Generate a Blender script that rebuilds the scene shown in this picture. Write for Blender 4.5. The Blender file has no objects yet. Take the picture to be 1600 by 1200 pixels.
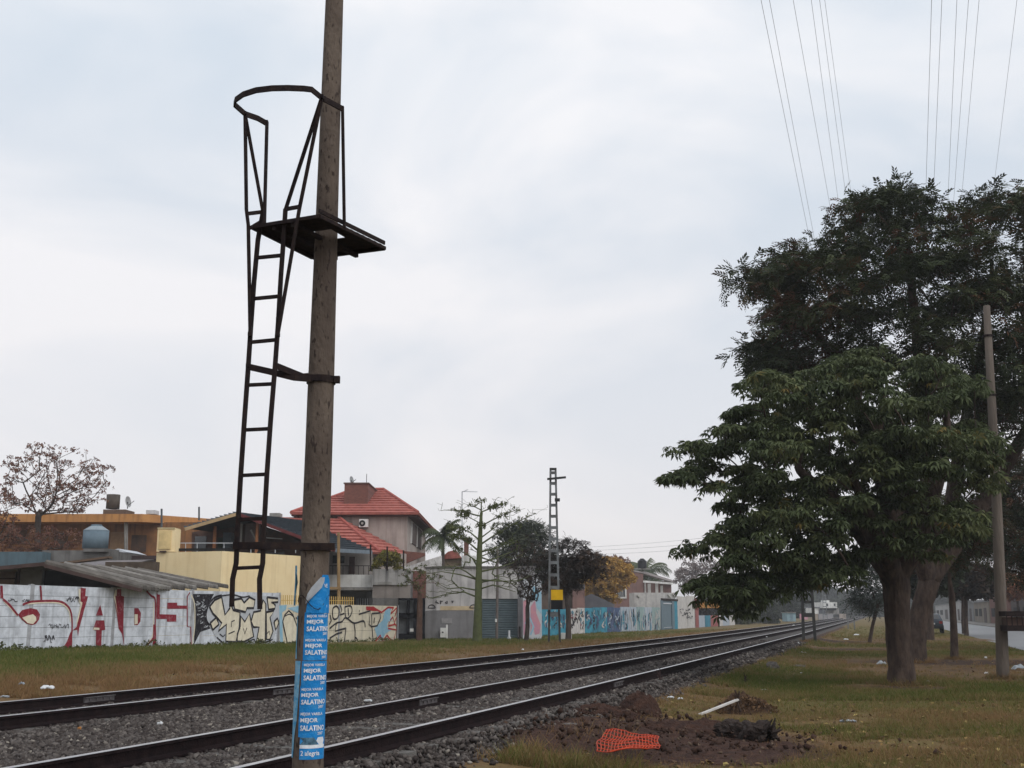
import bpy, math, random
import numpy as np
from mathutils import Vector, geometry

# ---------------------------------------------------------------- camera, sky, sun, exposure
SC = bpy.context.scene
COL = SC.collection
FPX = 1750.0                       # focal length in pixels of a 1600 wide frame
PITCH = math.atan(357 / FPX)
EYE = 1.55
cd = bpy.data.cameras.new('camera'); cam = bpy.data.objects.new('camera', cd); COL.objects.link(cam)
cd.sensor_width = 36.0; cd.lens = FPX / 1600 * 36.0
cd.clip_start = 0.05; cd.clip_end = 9000
cam.location = (0, 0, EYE); cam.rotation_euler = (math.radians(90) + PITCH, 0, 0)
SC.camera = cam

SUN_EL, SUN_AZ = math.radians(44), math.radians(138)      # azimuth clockwise from +Y
w = bpy.data.worlds.new('World'); SC.world = w; w.use_nodes = True
nt = w.node_tree; nt.nodes.clear()
def N(t, **k):
    n = nt.nodes.new(t)
    for a, b in k.items(): setattr(n, a, b)
    return n
out = N('ShaderNodeOutputWorld'); bg = N('ShaderNodeBackground'); bg.inputs[1].default_value = 0.1
sky = N('ShaderNodeTexSky', sky_type='NISHITA', sun_disc=False, sun_elevation=SUN_EL, sun_rotation=SUN_AZ)
sky.air_density = 1.0; sky.dust_density = 2.0
tc = N('ShaderNodeTexCoord'); mp = N('ShaderNodeMapping'); mp.inputs['Scale'].default_value = (1.0, 1.0, 2.2)
mp.inputs['Location'].default_value = (0.37, 0.1, 0.23)
n1 = N('ShaderNodeTexNoise'); n1.inputs['Scale'].default_value = 2.1; n1.inputs['Detail'].default_value = 5; n1.inputs['Roughness'].default_value = .5
n1.inputs['Distortion'].default_value = .5
r1 = N('ShaderNodeValToRGB')
r1.color_ramp.elements[0].position = .40; r1.color_ramp.elements[0].color = (5.9, 6.75, 7.7, 1)
r1.color_ramp.elements[1].position = .60; r1.color_ramp.elements[1].color = (8.9, 8.95, 9.2, 1)
sep = N('ShaderNodeSeparateXYZ')
hz = N('ShaderNodeMapRange'); hz.inputs[1].default_value = 0.0; hz.inputs[2].default_value = .46; hz.inputs[3].default_value = .85; hz.inputs[4].default_value = 0.0
mh = N('ShaderNodeMix', data_type='RGBA'); mh.inputs[7].default_value = (8.35, 7.95, 7.95, 1)
ms = N('ShaderNodeMix', data_type='RGBA'); ms.inputs[0].default_value = .94
L = nt.links.new
L(tc.outputs['Generated'], mp.inputs[0]); L(mp.outputs[0], n1.inputs['Vector']); L(n1.outputs['Fac'], r1.inputs[0])
L(tc.outputs['Generated'], sep.inputs[0]); L(sep.outputs[2], hz.inputs[0])
L(hz.outputs[0], mh.inputs[0]); L(r1.outputs[0], mh.inputs[6])
L(sky.outputs[0], ms.inputs[6]); L(mh.outputs[2], ms.inputs[7]); L(ms.outputs[2], bg.inputs[0]); L(bg.outputs[0], out.inputs[0])

sd = bpy.data.lights.new('sun', 'SUN'); sun = bpy.data.objects.new('sun', sd); COL.objects.link(sun)
sd.energy = 1.5; sd.angle = math.radians(50); sd.color = (1.0, .97, .93)
dvec = Vector((math.sin(SUN_AZ) * math.cos(SUN_EL), math.cos(SUN_AZ) * math.cos(SUN_EL), math.sin(SUN_EL)))
sun.rotation_euler = dvec.to_track_quat('Z', 'Y').to_euler()
VS = SC.view_settings
VS.view_transform = 'Standard'; VS.look = 'None'; VS.exposure = 0.15; VS.gamma = 1.0; VS.use_curve_mapping = False
SC.cycles.use_denoising = True
SC.cycles.max_bounces = 6; SC.cycles.diffuse_bounces = 3; SC.cycles.glossy_bounces = 2
SC.cycles.transmission_bounces = 3; SC.cycles.transparent_max_bounces = 4; SC.cycles.volume_bounces = 0

# ---------------------------------------------------------------- helpers
rnd = random.Random(7)
rng = np.random.default_rng(11)
CP, SP = math.cos(PITCH), math.sin(PITCH)
def ray(x, y):
    a, b = x - 800, 600 - y
    return Vector((a, FPX * CP - b * SP, FPX * SP + b * CP))
YK = 1.0
def P(x, y, Y):                    # survey point of the photograph at distance Y
    Y = Y * YK; d = ray(x, y); return Vector((0, 0, EYE)) + d * (Y / d.y)
def G(x, y, z):                    # survey point at height z
    d = ray(x, y); return Vector((0, 0, EYE)) + d * ((z - EYE) / d.z)
YAW = math.radians(17.84)
U = Vector((math.sin(YAW), math.cos(YAW), 0)); NV = Vector((-U.y, U.x, 0))
def SD(s, d, z=0): return U * s + NV * d + Vector((0, 0, z))
def W(x, y, d=25.0):               # survey point on the plane parallel to the tracks at offset d
    r = ray(x, y); return Vector((0, 0, EYE)) + r * (d / (r.x * NV.x + r.y * NV.y))

def d4(s): return 4.15 + .75 * math.exp(-max(s, -5) / 18)
def d1(s): return 8.95 + 2.1 * math.exp(-(max(s, 0) - 10) / 25)
GAUGE = 1.6
def sm(a, b, x):
    t = min(1, max(0, (x - a) / (b - a))); return t * t * (3 - 2 * t)
def lerp(a, b, t): return a + (b - a) * t
def wallz(s):
    xs = [0, 28, 38, 58, 88, 113, 200]; zs = [.45, .42, .30, .05, -.02, -.2, -.4]
    return float(np.interp(s, xs, zs))
def gz(s, d):                      # ground height
    a, b = d4(s), d1(s)
    if d < a: 
        return .16 * sm(a - 2.2, a - .6, d)
    if d < b: return .16
    t = sm(b + .5, b + 9, d)
    return lerp(.16, wallz(s), t) + (.10 * math.exp(-((d - b - 4) / 2.5) ** 2) * (1 - sm(40, 70, s)))
def gxy(x, y): return gz(x * U.x + y * U.y, x * NV.x + y * NV.y)

MATS = {}
def mat(name, c1, c2=None, scale=3.0, rough=.85, bump=0.0, bscale=None, streak=0.0, spec=.14, metal=0.0, dark=None, detail=6, stretch=None, ramp=(.35, .65)):
    if name in MATS: return MATS[name]
    m = bpy.data.materials.new(name); m.use_nodes = True; t = m.node_tree; b = t.nodes['Principled BSDF']
    b.inputs['Roughness'].default_value = rough; b.inputs['Specular IOR Level'].default_value = spec; b.inputs['Metallic'].default_value = metal
    c2 = c2 or tuple(v * .7 for v in c1)
    tcn = t.nodes.new('ShaderNodeTexCoord'); mpn = t.nodes.new('ShaderNodeMapping')
    if stretch: mpn.inputs['Scale'].default_value = stretch
    t.links.new(tcn.outputs['Object'], mpn.inputs[0])
    no = t.nodes.new('ShaderNodeTexNoise'); no.inputs['Scale'].default_value = scale; no.inputs['Detail'].default_value = detail; no.inputs['Roughness'].default_value = .65
    t.links.new(mpn.outputs[0], no.inputs['Vector'])
    rp = t.nodes.new('ShaderNodeMapRange'); rp.inputs[1].default_value = ramp[0]; rp.inputs[2].default_value = ramp[1]
    t.links.new(no.outputs['Fac'], rp.inputs[0])
    mx = t.nodes.new('ShaderNodeMix'); mx.data_type = 'RGBA'
    mx.inputs[6].default_value = (*c1, 1); mx.inputs[7].default_value = (*c2, 1)
    t.links.new(rp.outputs[0], mx.inputs[0]); col = mx.outputs[2]
    if streak:
        mp2 = t.nodes.new('ShaderNodeMapping'); mp2.inputs['Scale'].default_value = (2.2, 2.2, .16)
        t.links.new(tcn.outputs['Object'], mp2.inputs[0])
        n2 = t.nodes.new('ShaderNodeTexNoise'); n2.inputs['Scale'].default_value = 1.7; n2.inputs['Detail'].default_value = 5
        t.links.new(mp2.outputs[0], n2.inputs['Vector'])
        rp2 = t.nodes.new('ShaderNodeMapRange'); rp2.inputs[1].default_value = .5; rp2.inputs[2].default_value = .72; rp2.inputs[4].default_value = streak
        t.links.new(n2.outputs['Fac'], rp2.inputs[0])
        m2 = t.nodes.new('ShaderNodeMix'); m2.data_type = 'RGBA'; m2.inputs[7].default_value = (*(dark or (.05, .045, .04)), 1)
        t.links.new(rp2.outputs[0], m2.inputs[0]); t.links.new(col, m2.inputs[6]); col = m2.outputs[2]
    t.links.new(col, b.inputs['Base Color'])
    if bump:
        nb = t.nodes.new('ShaderNodeTexNoise'); nb.inputs['Scale'].default_value = bscale or scale * 6; nb.inputs['Detail'].default_value = 4
        t.links.new(mpn.outputs[0], nb.inputs['Vector'])
        bp = t.nodes.new('ShaderNodeBump'); bp.inputs['Strength'].default_value = bump; bp.inputs['Distance'].default_value = .05
        t.links.new(nb.outputs['Fac'], bp.inputs['Height']); t.links.new(bp.outputs[0], b.inputs['Normal'])
    MATS[name] = m; return m
def leafmat(name, cols, trans=.25, rough=.55):
    """colour picked per leaf from the 'rnd' attribute"""
    m = bpy.data.materials.new(name); m.use_nodes = True; t = m.node_tree; t.nodes.clear()
    o = t.nodes.new('ShaderNodeOutputMaterial'); at = t.nodes.new('ShaderNodeAttribute'); at.attribute_name = 'rnd'
    rp = t.nodes.new('ShaderNodeValToRGB'); el = rp.color_ramp.elements
    while len(el) < len(cols): el.new(.5)
    for i, (p, c) in enumerate(cols): el[i].position = p; el[i].color = (*c, 1)
    t.links.new(at.outputs['Fac'], rp.inputs[0])
    b = t.nodes.new('ShaderNodeBsdfPrincipled'); b.inputs['Roughness'].default_value = rough; b.inputs['Specular IOR Level'].default_value = .1
    tr = t.nodes.new('ShaderNodeBsdfTranslucent'); mx = t.nodes.new('ShaderNodeMixShader'); mx.inputs[0].default_value = trans
    t.links.new(rp.outputs[0], b.inputs['Base Color']); t.links.new(rp.outputs[0], tr.inputs[0])
    t.links.new(b.outputs[0], mx.inputs[1]); t.links.new(tr.outputs[0], mx.inputs[2]); t.links.new(mx.outputs[0], o.inputs[0])
    MATS[name] = m; return m

def link(name, me, m, parent=None, smooth=False):
    o = bpy.data.objects.new(name, me); COL.objects.link(o)
    if m: me.materials.append(m)
    if smooth: me.polygons.foreach_set('use_smooth', [True] * len(me.polygons))
    if parent is not None:
        o.parent = parent
        if parent.type == 'EMPTY' and parent.parent is None: o.location = -parent.location
    return o
def mesh(name, V, F, m, parent=None, smooth=False):
    me = bpy.data.meshes.new(name); me.from_pydata([tuple(v) for v in V], [], F); me.update()
    return link(name, me, m, parent, smooth)
def fast(name, V, F, m, parent=None, rnd_attr=None, smooth=False):
    """numpy mesh: V (n,3), F (k, sides)"""
    me = bpy.data.meshes.new(name); V = np.asarray(V, dtype=np.float32); F = np.asarray(F, dtype=np.int32)
    me.vertices.add(len(V)); me.vertices.foreach_set('co', V.ravel())
    k, sdn = F.shape
    me.loops.add(k * sdn); me.loops.foreach_set('vertex_index', F.ravel())
    me.polygons.add(k); me.polygons.foreach_set('loop_start', np.arange(0, k * sdn, sdn, dtype=np.int32))
    me.update(calc_edges=True)
    if rnd_attr is not None:
        a = me.attributes.new('rnd', 'FLOAT', 'POINT'); a.data.foreach_set('value', np.asarray(rnd_attr, dtype=np.float32))
    me.validate()
    return link(name, me, m, parent, smooth)
def thing(name, label, cat, loc=(0, 0, 0), group=None):
    o = bpy.data.objects.new(name, None); COL.objects.link(o); o.empty_display_size = .2
    o.location = loc; tag(o, label, cat, group); return o
def tag(o, label, cat, group=None):
    o['label'] = label; o['category'] = cat
    if group: o['group'] = group
    return o
def struct(o): o['kind'] = 'structure'; return o
def stuff(o): o['kind'] = 'stuff'; return o

class MB:
    def __init__(s): s.V = []; s.F = []
    def add(s, V, F):
        k = len(s.V); s.V += [Vector(v) for v in V]; s.F += [tuple(i + k for i in f) for f in F]; return s
    def hexa(s, a):                # 8 corners: bottom 4 ccw, top 4 ccw
        return s.add(a, [(3, 2, 1, 0), (4, 5, 6, 7), (0, 1, 5, 4), (1, 2, 6, 5), (2, 3, 7, 6), (3, 0, 4, 7)])
    def box(s, x0, x1, y0, y1, z0, z1):
        return s.hexa([(x0, y0, z0), (x1, y0, z0), (x1, y1, z0), (x0, y1, z0), (x0, y0, z1), (x1, y0, z1), (x1, y1, z1), (x0, y1, z1)])
    def bar(s, p, q, w, h=None, up=None):
        p, q = Vector(p), Vector(q); h = h or w; d = (q - p).normalized()
        up = Vector(up) if up else (Vector((0, 0, 1)) if abs(d.z) < .9 else Vector((0, 1, 0)))
        a = d.cross(up).normalized() * (w / 2); b = a.cross(d).normalized() * (h / 2)
        return s.add([p - a - b, p + a - b, p + a + b, p - a + b, q - a - b, q + a - b, q + a + b, q - a + b],
                     [(0, 1, 2, 3), (7, 6, 5, 4), (0, 4, 5, 1), (1, 5, 6, 2), (2, 6, 7, 3), (3, 7, 4, 0)])
    def tube(s, pts, rad, n=6, cap=True, knob=0.0):
        pts = [Vector(p) for p in pts]
        if not hasattr(rad, '__len__'): rad = [rad] * len(pts)
        V = []; prev = None
        for i, p in enumerate(pts):
            d = (pts[min(i + 1, len(pts) - 1)] - pts[max(i - 1, 0)])
            d = d.normalized() if d.length > 1e-6 else Vector((0, 0, 1))
            if prev is None:
                r_ = Vector((.13, .95, .27)) if abs(d.y) < .8 else Vector((1, .1, 0)); a = d.cross(r_).normalized()
            else:
                a = prev - d * prev.dot(d); a = a.normalized() if a.length > 1e-5 else d.cross(Vector((1, .2, .1))).normalized()
            prev = a; b = d.cross(a)
            for k in range(n):
                t = 2 * math.pi * k / n; kn = 1 + knob * (.45 * math.sin(3 * t + p.z * 1.7) + .35 * math.sin(7 * t - p.z * 2.6) + .5 * math.sin(11 * t + 9 * p.z) * math.sin(5.3 * p.z + 2 * t)) if knob else 1.0
                V.append(p + (a * math.cos(t) + b * math.sin(t)) * (rad[i] * kn))
        F = []
        for i in range(len(pts) - 1):
            for k in range(n):
                F.append((i * n + k, i * n + (k + 1) % n, (i + 1) * n + (k + 1) % n, (i + 1) * n + k))
        if cap: F.append(tuple(range(n))[::-1]); F.append(tuple(range((len(pts) - 1) * n, len(pts) * n)))
        return s.add(V, F)
    def cyl(s, c, r0, r1, h, n=16): return s.tube([Vector(c), Vector(c) + Vector((0, 0, h))], [r0, r1], n)
    def prism(s, poly, vec):
        poly = [Vector(p) for p in poly]; vec = Vector(vec); n = len(poly)
        V = poly + [p + vec for p in poly]
        F = [tuple(range(n))[::-1], tuple(range(n, 2 * n))] + [(i, (i + 1) % n, n + (i + 1) % n, n + i) for i in range(n)]
        return s.add(V, F)
    def build(s, name, m, parent=None, smooth=False): return mesh(name, s.V, s.F, m, parent, smooth)
def pbox(x0, x1, yt, yb, Y, depth, mb=None):
    """box whose front face spans the surveyed extent at distance Y"""
    mb = mb or MB(); ym = (yt + yb) / 2
    X0, X1 = P(x0, ym, Y).x, P(x1, ym, Y).x; xm = (x0 + x1) / 2
    return mb.box(X0, X1, Y * YK, Y * YK + depth, P(xm, yb, Y).z, P(xm, yt, Y).z)
def paint(name, pts, m, parent, off=.004, nrm=None):
    """flat painted patch: polygon tessellated"""
    pts = [Vector(p) + (nrm or -NV) * off for p in pts]
    tri = geometry.tessellate_polygon([pts])
    return mesh(name, pts, [tuple(t) for t in tri], m, parent)
def stroke_mesh(mb, pts, w, nrm):
    """painted line as a flat ribbon on a wall"""
    pts = [Vector(p) for p in pts]; V = []
    for i, p in enumerate(pts):
        d = (pts[min(i + 1, len(pts) - 1)] - pts[max(i - 1, 0)]).normalized(); a = d.cross(nrm).normalized() * (w / 2)
        V += [p - a, p + a]
    mb.add(V, [(2 * i, 2 * i + 1, 2 * i + 3, 2 * i + 2) for i in range(len(pts) - 1)])
def smooth_line(pts, n=5):
    pts = [Vector(p) for p in pts]; o = []
    for i in range(len(pts) - 1):
        p0, p1, p2, p3 = pts[max(i - 1, 0)], pts[i], pts[i + 1], pts[min(i + 2, len(pts) - 1)]
        for k in range(n):
            t = k / n
            o.append(.5 * ((2 * p1) + (p2 - p0) * t + (2 * p0 - 5 * p1 + 4 * p2 - p3) * t * t + (3 * p1 - p0 - 3 * p2 + p3) * t ** 3))
    return o + [pts[-1]]
def copy_tree(o, parent=None):
    c = o.copy(); COL.objects.link(c); c.parent = parent
    for ch in list(o.children): copy_tree(ch, c)
    return c

# common materials
steel = mat('dark_steel', (.012, .009, .011), (.029, .019, .016), 22, .75, .15, spec=.08)
concrete = mat('concrete_grey', (.33, .32, .30), (.20, .19, .18), 1.2, .9, .2, 14, .55)
dark_void = mat('dark_interior', (.012, .012, .013), (.02, .02, .02), 2, .9)
glass = mat('window_glass', (.03, .035, .04), (.05, .055, .06), 1, .12, spec=.6)
white_paint = mat('white_paint', (.72, .72, .70), (.55, .54, .52), 1.5, .8, .1, 12, .35, dark=(.2, .19, .17))

# ---------------------------------------------------------------- ground
def noise2(x, y, seed=0):
    v = 0
    for k, (fq, am) in enumerate(((.35, .5), (.9, .3), (2.3, .2))):
        v += am * math.sin(x * fq + 1.7 * math.sin(y * fq * .8 + seed + k) + seed * 2.1) * math.cos(y * fq * 1.1 + 1.3 * math.sin(x * fq * .7 + k * 2))
    return v
DIRT = []                          # (x, y, rx, ry, strength) bare earth patches
def dirt(px, py, rx, ry, st=1.0):
    g = G(px, py, 0); DIRT.append((g.x, g.y, rx, ry, st))
dirt(985, 1152, 1.8, 2.0, 1.3); dirt(1100, 1158, 1.5, 1.7, 1.2); dirt(880, 1160, 1.1, 1.5, 1.1)
dirt(960, 1182, 1.5, 1.1, 1.1); dirt(1090, 1184, 1.5, 1.0, 1.0); dirt(1450, 1130, 5, 3, .36); dirt(1560, 1175, 3, 2, .40); dirt(1130, 1100, 2.5, 2.5, .3); dirt(1500, 1045, 5, 7, .62); dirt(1330, 1085, 2.5, 2.5, .25)
dirt(1520, 1035, 5.5, 3.2, .95); dirt(1440, 1055, 2.0, 2.0, .7); dirt(1350, 1015, 3.5, 2.2, .9)
dirt(1480, 1000, 9, 5, .6); dirt(1150, 1120, .8, .6, .6); dirt(1290, 1003, 5, 4, .8)
dirt(1405, 1075, 1.4, 1.0, .9); dirt(1568, 1062, 1.2, .9, .8); dirt(1040, 1085, 3, 1.6, .6)
def dirt_at(x, y):
    v = 0
    for (cx, cy, rx, ry, st) in DIRT:
        q = ((x - cx) / rx) ** 2 + ((y - cy) / ry) ** 2
        if q < 4: v = max(v, st * math.exp(-q * .9))
    s = x * U.x + y * U.y; d = x * NV.x + y * NV.y
    a, b = d4(s), d1(s)
    if a - 1.6 < d < b + 1.6: v = max(v, sm(a - 1.2, a - .55, d) * (1 - sm(b + .6, b + 1.5, d)))
    if d >= b: v = max(v, .42 * math.exp(-((d - b - 2.4) / 3.2) ** 2))      # dry foot of the bank
    return v
def axis(segs):
    o = []
    for a, b, st in segs:
        n = max(1, int(round((b - a) / st))); o += [a + (b - a) * i / n for i in range(n)]
    return o + [segs[-1][1]]
S_ax = axis([(-400, -40, 60), (-40, 4, 4), (4, 30, .45), (30, 70, 1.0), (70, 160, 3), (160, 420, 13), (420, 2520, 300)])
D_ax = axis([(-1500, -300, 300), (-300, -40, 26), (-40, -14, 2), (-14, 28, .5), (28, 60, 4), (60, 300, 30), (300, 1500, 300)])
V = []; dv = []
for s in S_ax:
    for d in D_ax:
        z = gz(s, d); q = U * s + NV * d
        if s < 80 and -14 < d < 26: z += .022 * noise2(q.x * 2, q.y * 2, 1) * (0 if d4(s) - 1.5 < d < d1(s) + 1 else 1)
        V.append((q.x, q.y, z)); dv.append(dirt_at(q.x, q.y) if (s < 120 and -16 < d < 30) else .25)
nd = len(D_ax); i, j = np.meshgrid(np.arange(len(S_ax) - 1), np.arange(nd - 1), indexing='ij'); a = (i * nd + j).ravel()
ground = fast('ground', V, np.stack([a + nd, a + nd + 1, a + 1, a], 1)[:, ::-1], None, None, dv, True)
struct(ground)
def ground_material():
    m = bpy.data.materials.new('grass_and_earth'); m.use_nodes = True; t = m.node_tree; b = t.nodes['Principled BSDF']
    b.inputs['Roughness'].default_value = .95; b.inputs['Specular IOR Level'].default_value = .1
    tcn = t.nodes.new('ShaderNodeTexCoord'); at = t.nodes.new('ShaderNodeAttribute'); at.attribute_name = 'rnd'
    def nz(sc, de=6, ro=.6):
        n = t.nodes.new('ShaderNodeTexNoise'); n.inputs['Scale'].default_value = sc; n.inputs['Detail'].default_value = de; n.inputs['Roughness'].default_value = ro
        t.links.new(tcn.outputs['Object'], n.inputs['Vector']); return n.outputs['Fac']
    def mr(x, a, b_):
        n = t.nodes.new('ShaderNodeMapRange'); n.inputs[1].default_value = a; n.inputs[2].default_value = b_; t.links.new(x, n.inputs[0]); return n.outputs[0]
    def mix(f, c1, c2):
        n = t.nodes.new('ShaderNodeMix'); n.data_type = 'RGBA'
        for i_, c in ((6, c1), (7, c2)):
            if isinstance(c, tuple): n.inputs[i_].default_value = (*c, 1)
            else: t.links.new(c, n.inputs[i_])
        t.links.new(f, n.inputs[0]); return n.outputs[2]
    green = mix(mr(nz(9), .35, .65), (.082, .094, .022), (.14, .12, .042))
    straw = mix(mr(nz(14), .35, .65), (.175, .112, .052), (.105, .064, .034))
    grass = mix(mr(nz(.7, 8, .72), .38, .62), green, straw)
    earth = mix(mr(nz(6, 8, .7), .3, .7), (.044, .026, .019), (.080, .050, .035))
    ad = t.nodes.new('ShaderNodeMath'); ad.operation = 'ADD'; t.links.new(at.outputs['Fac'], ad.inputs[0])
    sb = t.nodes.new('ShaderNodeMath'); sb.operation = 'MULTIPLY_ADD'; t.links.new(nz(1.6, 7, .7), sb.inputs[0]); sb.inputs[1].default_value = .9; sb.inputs[2].default_value = -.45
    t.links.new(sb.outputs[0], ad.inputs[1])
    t.links.new(mix(mr(ad.outputs[0], .5, .75), mix(mr(ad.outputs[0], .18, .42), grass, straw), earth), b.inputs['Base Color'])
    bp = t.nodes.new('ShaderNodeBump'); bp.inputs['Strength'].default_value = .6; bp.inputs['Distance'].default_value = .04
    t.links.new(nz(22, 5), bp.inputs['Height']); t.links.new(bp.outputs[0], b.inputs['Normal'])
    return m
ground.data.materials.append(ground_material())

# ballast bed
V = []; rows = axis([(-20, 4, 4), (4, 40, .5), (40, 120, 2), (120, 700, 20)])
prof = 26
def ballast_top(s, q):
    """q 0..1 across the bed"""
    a, b = d4(s) - .72, d1(s) + .9; d = lerp(a, b, q)
    z = .245 * sm(a - .1, a + .55, d) * sm(-b, -b + .7, -d)
    mid = (d4(s) + GAUGE + d1(s) - GAUGE) / 2
    z -= .035 * math.exp(-((d - mid) / .7) ** 2)
    return d, z
for s in rows:
    for k in range(prof):
        d, z = ballast_top(s, k / (prof - 1)); q = U * s + NV * d
        zz = max(z + .02 * noise2(q.x * 5, q.y * 5, 3), gz(s, d) - .12) if 0 < k < prof - 1 else gz(s, d) - .05
        V.append((q.x, q.y, zz))
i, j = np.meshgrid(np.arange(len(rows) - 1), np.arange(prof - 1), indexing='ij'); a = (i * prof + j).ravel()
bed = fast('ballast_bed', V, np.stack([a, a + 1, a + prof + 1, a + prof], 1)[:, ::-1],
           mat('ballast_far', (.050, .044, .042), (.105, .095, .09), 11, .95, .9, 26, detail=8), None, None, True)
struct(bed)

# ballast stones: angular crushed rock
cube = np.array([(-1, -1, -1), (1, -1, -1), (1, 1, -1), (-1, 1, -1), (-1, -1, 1), (1, -1, 1), (1, 1, 1), (-1, 1, 1)], float) * .5
cf = np.array([(0, 2, 1), (0, 3, 2), (4, 5, 6), (4, 6, 7), (0, 1, 5), (0, 5, 4), (1, 2, 6), (1, 6, 5), (2, 3, 7), (2, 7, 6), (3, 0, 4), (3, 4, 7)])
def rot_rand(n):
    q = rng.normal(size=(n, 4)); q /= np.linalg.norm(q, axis=1)[:, None]; w_, x, y, z = q.T
    return np.stack([np.stack([1 - 2 * (y * y + z * z), 2 * (x * y - z * w_), 2 * (x * z + y * w_)], 1),
                     np.stack([2 * (x * y + z * w_), 1 - 2 * (x * x + z * z), 2 * (y * z - x * w_)], 1),
                     np.stack([2 * (x * z - y * w_), 2 * (y * z + x * w_), 1 - 2 * (x * x + y * y)], 1)], 1)
def stones(pos, size):
    n = len(pos)
    V = np.repeat(cube[None], n, 0) * (1 + rng.uniform(-.42, .35, (n, 8, 3)))
    V *= rng.uniform(.5, 1.35, (n, 1, 3)); V = np.einsum('nij,nkj->nki', rot_rand(n), V) * np.asarray(size)[:, None, None]
    V += np.asarray(pos)[:, None, :]
    F = cf[None] + (np.arange(n) * 8)[:, None, None]
    r = np.repeat(rng.uniform(0, 1, n), 8)
    return V.reshape(-1, 3), F.reshape(-1, 3), r
pos = []; siz = []
for (s0, s1, dens, base) in ((5, 14, 800, .034), (14, 28, 400, .041), (28, 55, 120, .058)):
    n = int((s1 - s0) * 8.2 * dens)
    for _ in range(n):
        s = rnd.uniform(s0, s1); q = rnd.random()
        d, z = ballast_top(s, q)
        if q < .1 and rnd.random() < .35: d -= rnd.random() ** 2 * .35
        if min(abs(d - d4(s)), abs(d - d4(s) - GAUGE), abs(d - d1(s)), abs(d - d1(s) + GAUGE)) < .085: continue
        p_ = U * s + NV * d; zz = max(z + .02 * noise2(p_.x * 5, p_.y * 5, 3), gz(s, d)) + rnd.uniform(-.008, .016)
        pos.append((p_.x, p_.y, zz)); siz.append(base * rnd.uniform(.55, 1.35))
V, F, R = stones(pos, siz)
stone_m = leafmat('ballast_stone', [(0, (.028, .022, .021)), (.4, (.062, .051, .046)), (.8, (.100, .086, .079)), (.96, (.14, .122, .11)), (1, (.28, .25, .21))], 0.0, .75)
st = fast('ballast_stones', V, F, stone_m, None, R); tag(stuff(st), 'grey crushed stone ballast heaped along the railway tracks', 'gravel')

# ---------------------------------------------------------------- railway tracks
rail_side = mat('rail_rust', (.011, .008, .009), (.022, .014, .014), 9, .9, .3, spec=.04)
rail_top = mat('rail_polished', (.55, .54, .55), (.40, .39, .40), 4, .28, metal=1.0)
plate_m = mat('fishplate_steel', (.13, .12, .125), (.07, .06, .06), 12, .6)
sleeper_m = mat('sleeper_concrete', (.15, .14, .13), (.08, .075, .07), 5, .95, .4)
RAILTOP = .42
ss = axis([(-12, 60, 1.0), (60, 160, 4), (160, 680, 20)])
def rail(fn, parent):
    prof_ = [(-.07, 0), (-.07, .018), (-.013, .04), (-.013, .115), (-.035, .125), (-.035, .152), (.035, .152), (.035, .125), (.013, .115), (.013, .04), (.07, .018), (.07, 0)]
    prof_ = [(x, z + RAILTOP - .155) for x, z in prof_]; n = len(prof_); V = []; F = []
    for s in ss:
        for x, z in prof_: V.append(SD(s, fn(s) + x, z))
    for i in range(len(ss) - 1):
        for k in range(n): F.append((i * n + k, i * n + (k + 1) % n, (i + 1) * n + (k + 1) % n, (i + 1) * n + k))
    o = mesh('rail', V, F, rail_side, parent)
    V = []; F = []
    for s in ss:
        for x, z in ((-.033, -.003), (-.026, .0), (.026, 0), (.033, -.003)): V.append(SD(s, fn(s) + x, RAILTOP + z))
    for i in range(len(ss) - 1):
        for k in range(3): F.append((i * 4 + k, i * 4 + k + 1, i * 4 + k + 5, i * 4 + k + 4))
    mesh('running_surface', V, F, rail_top, o)
    return o
def fishplate(fn, s, parent):
    mb = MB()
    for sgn in (-1, 1):
        p, q = SD(s - .3, fn(s - .3) + sgn * .026, RAILTOP - .078), SD(s + .3, fn(s + .3) + sgn * .026, RAILTOP - .078)
        mb.bar(p, q, .022, .075)
        for k in (-.2, -.07, .07, .2):
            c = SD(s + k, fn(s + k) + sgn * .044, RAILTOP - .078); mb.bar(c - NV * .014, c + NV * .014, .03, .03)
    mb.bar(SD(s - .3, fn(s - .3) - .05, RAILTOP - .045), SD(s + .3, fn(s + .3) - .05, RAILTOP - .045), .02, .012)
    mb.build('fishplate', plate_m, parent)
sl_me = None
def track(f0, f1, label, joints):
    t = thing('railway_track', label, 'railway track', SD(20, (f0(20) + f1(20)) / 2, .1), 'pair of railway tracks')
    ra, rb = rail(f0, t), rail(f1, t)
    for s in joints[0]: fishplate(f0, s, ra)
    for s in joints[1]: fishplate(f1, s, rb)
    global sl_me
    if sl_me is None:
        mb = MB(); mb.hexa([(-1.12, -.13, -.1), (1.12, -.13, -.1), (1.12, .13, -.1), (-1.12, .13, -.1), (-1.11, -.11, .05), (1.11, -.11, .05), (1.11, .11, .05), (-1.11, .11, .05)])
        o = mb.build('sleeper', sleeper_m); sl_me = o.data; bpy.data.objects.remove(o)
    s = 4.0; r_ = random.Random(3)
    while s < 62:
        o = bpy.data.objects.new('sleeper', sl_me); COL.objects.link(o); o.parent = t
        c = (f0(s) + f1(s)) / 2; o.location = SD(s, c, .212 + r_.uniform(-.012, .01)) - t.location
        o.rotation_euler = (0, 0, math.pi - YAW + r_.uniform(-.02, .02)); s += .62
    return t
track(d4, lambda s: d4(s) + GAUGE, 'nearer of the two railway tracks, running past the foot of the ladder pole', ([19.6], [15.0]))
track(lambda s: d1(s) - GAUGE, d1, 'farther railway track, beside the grass bank below the graffiti wall', ([16.2], [14.0]))

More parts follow.
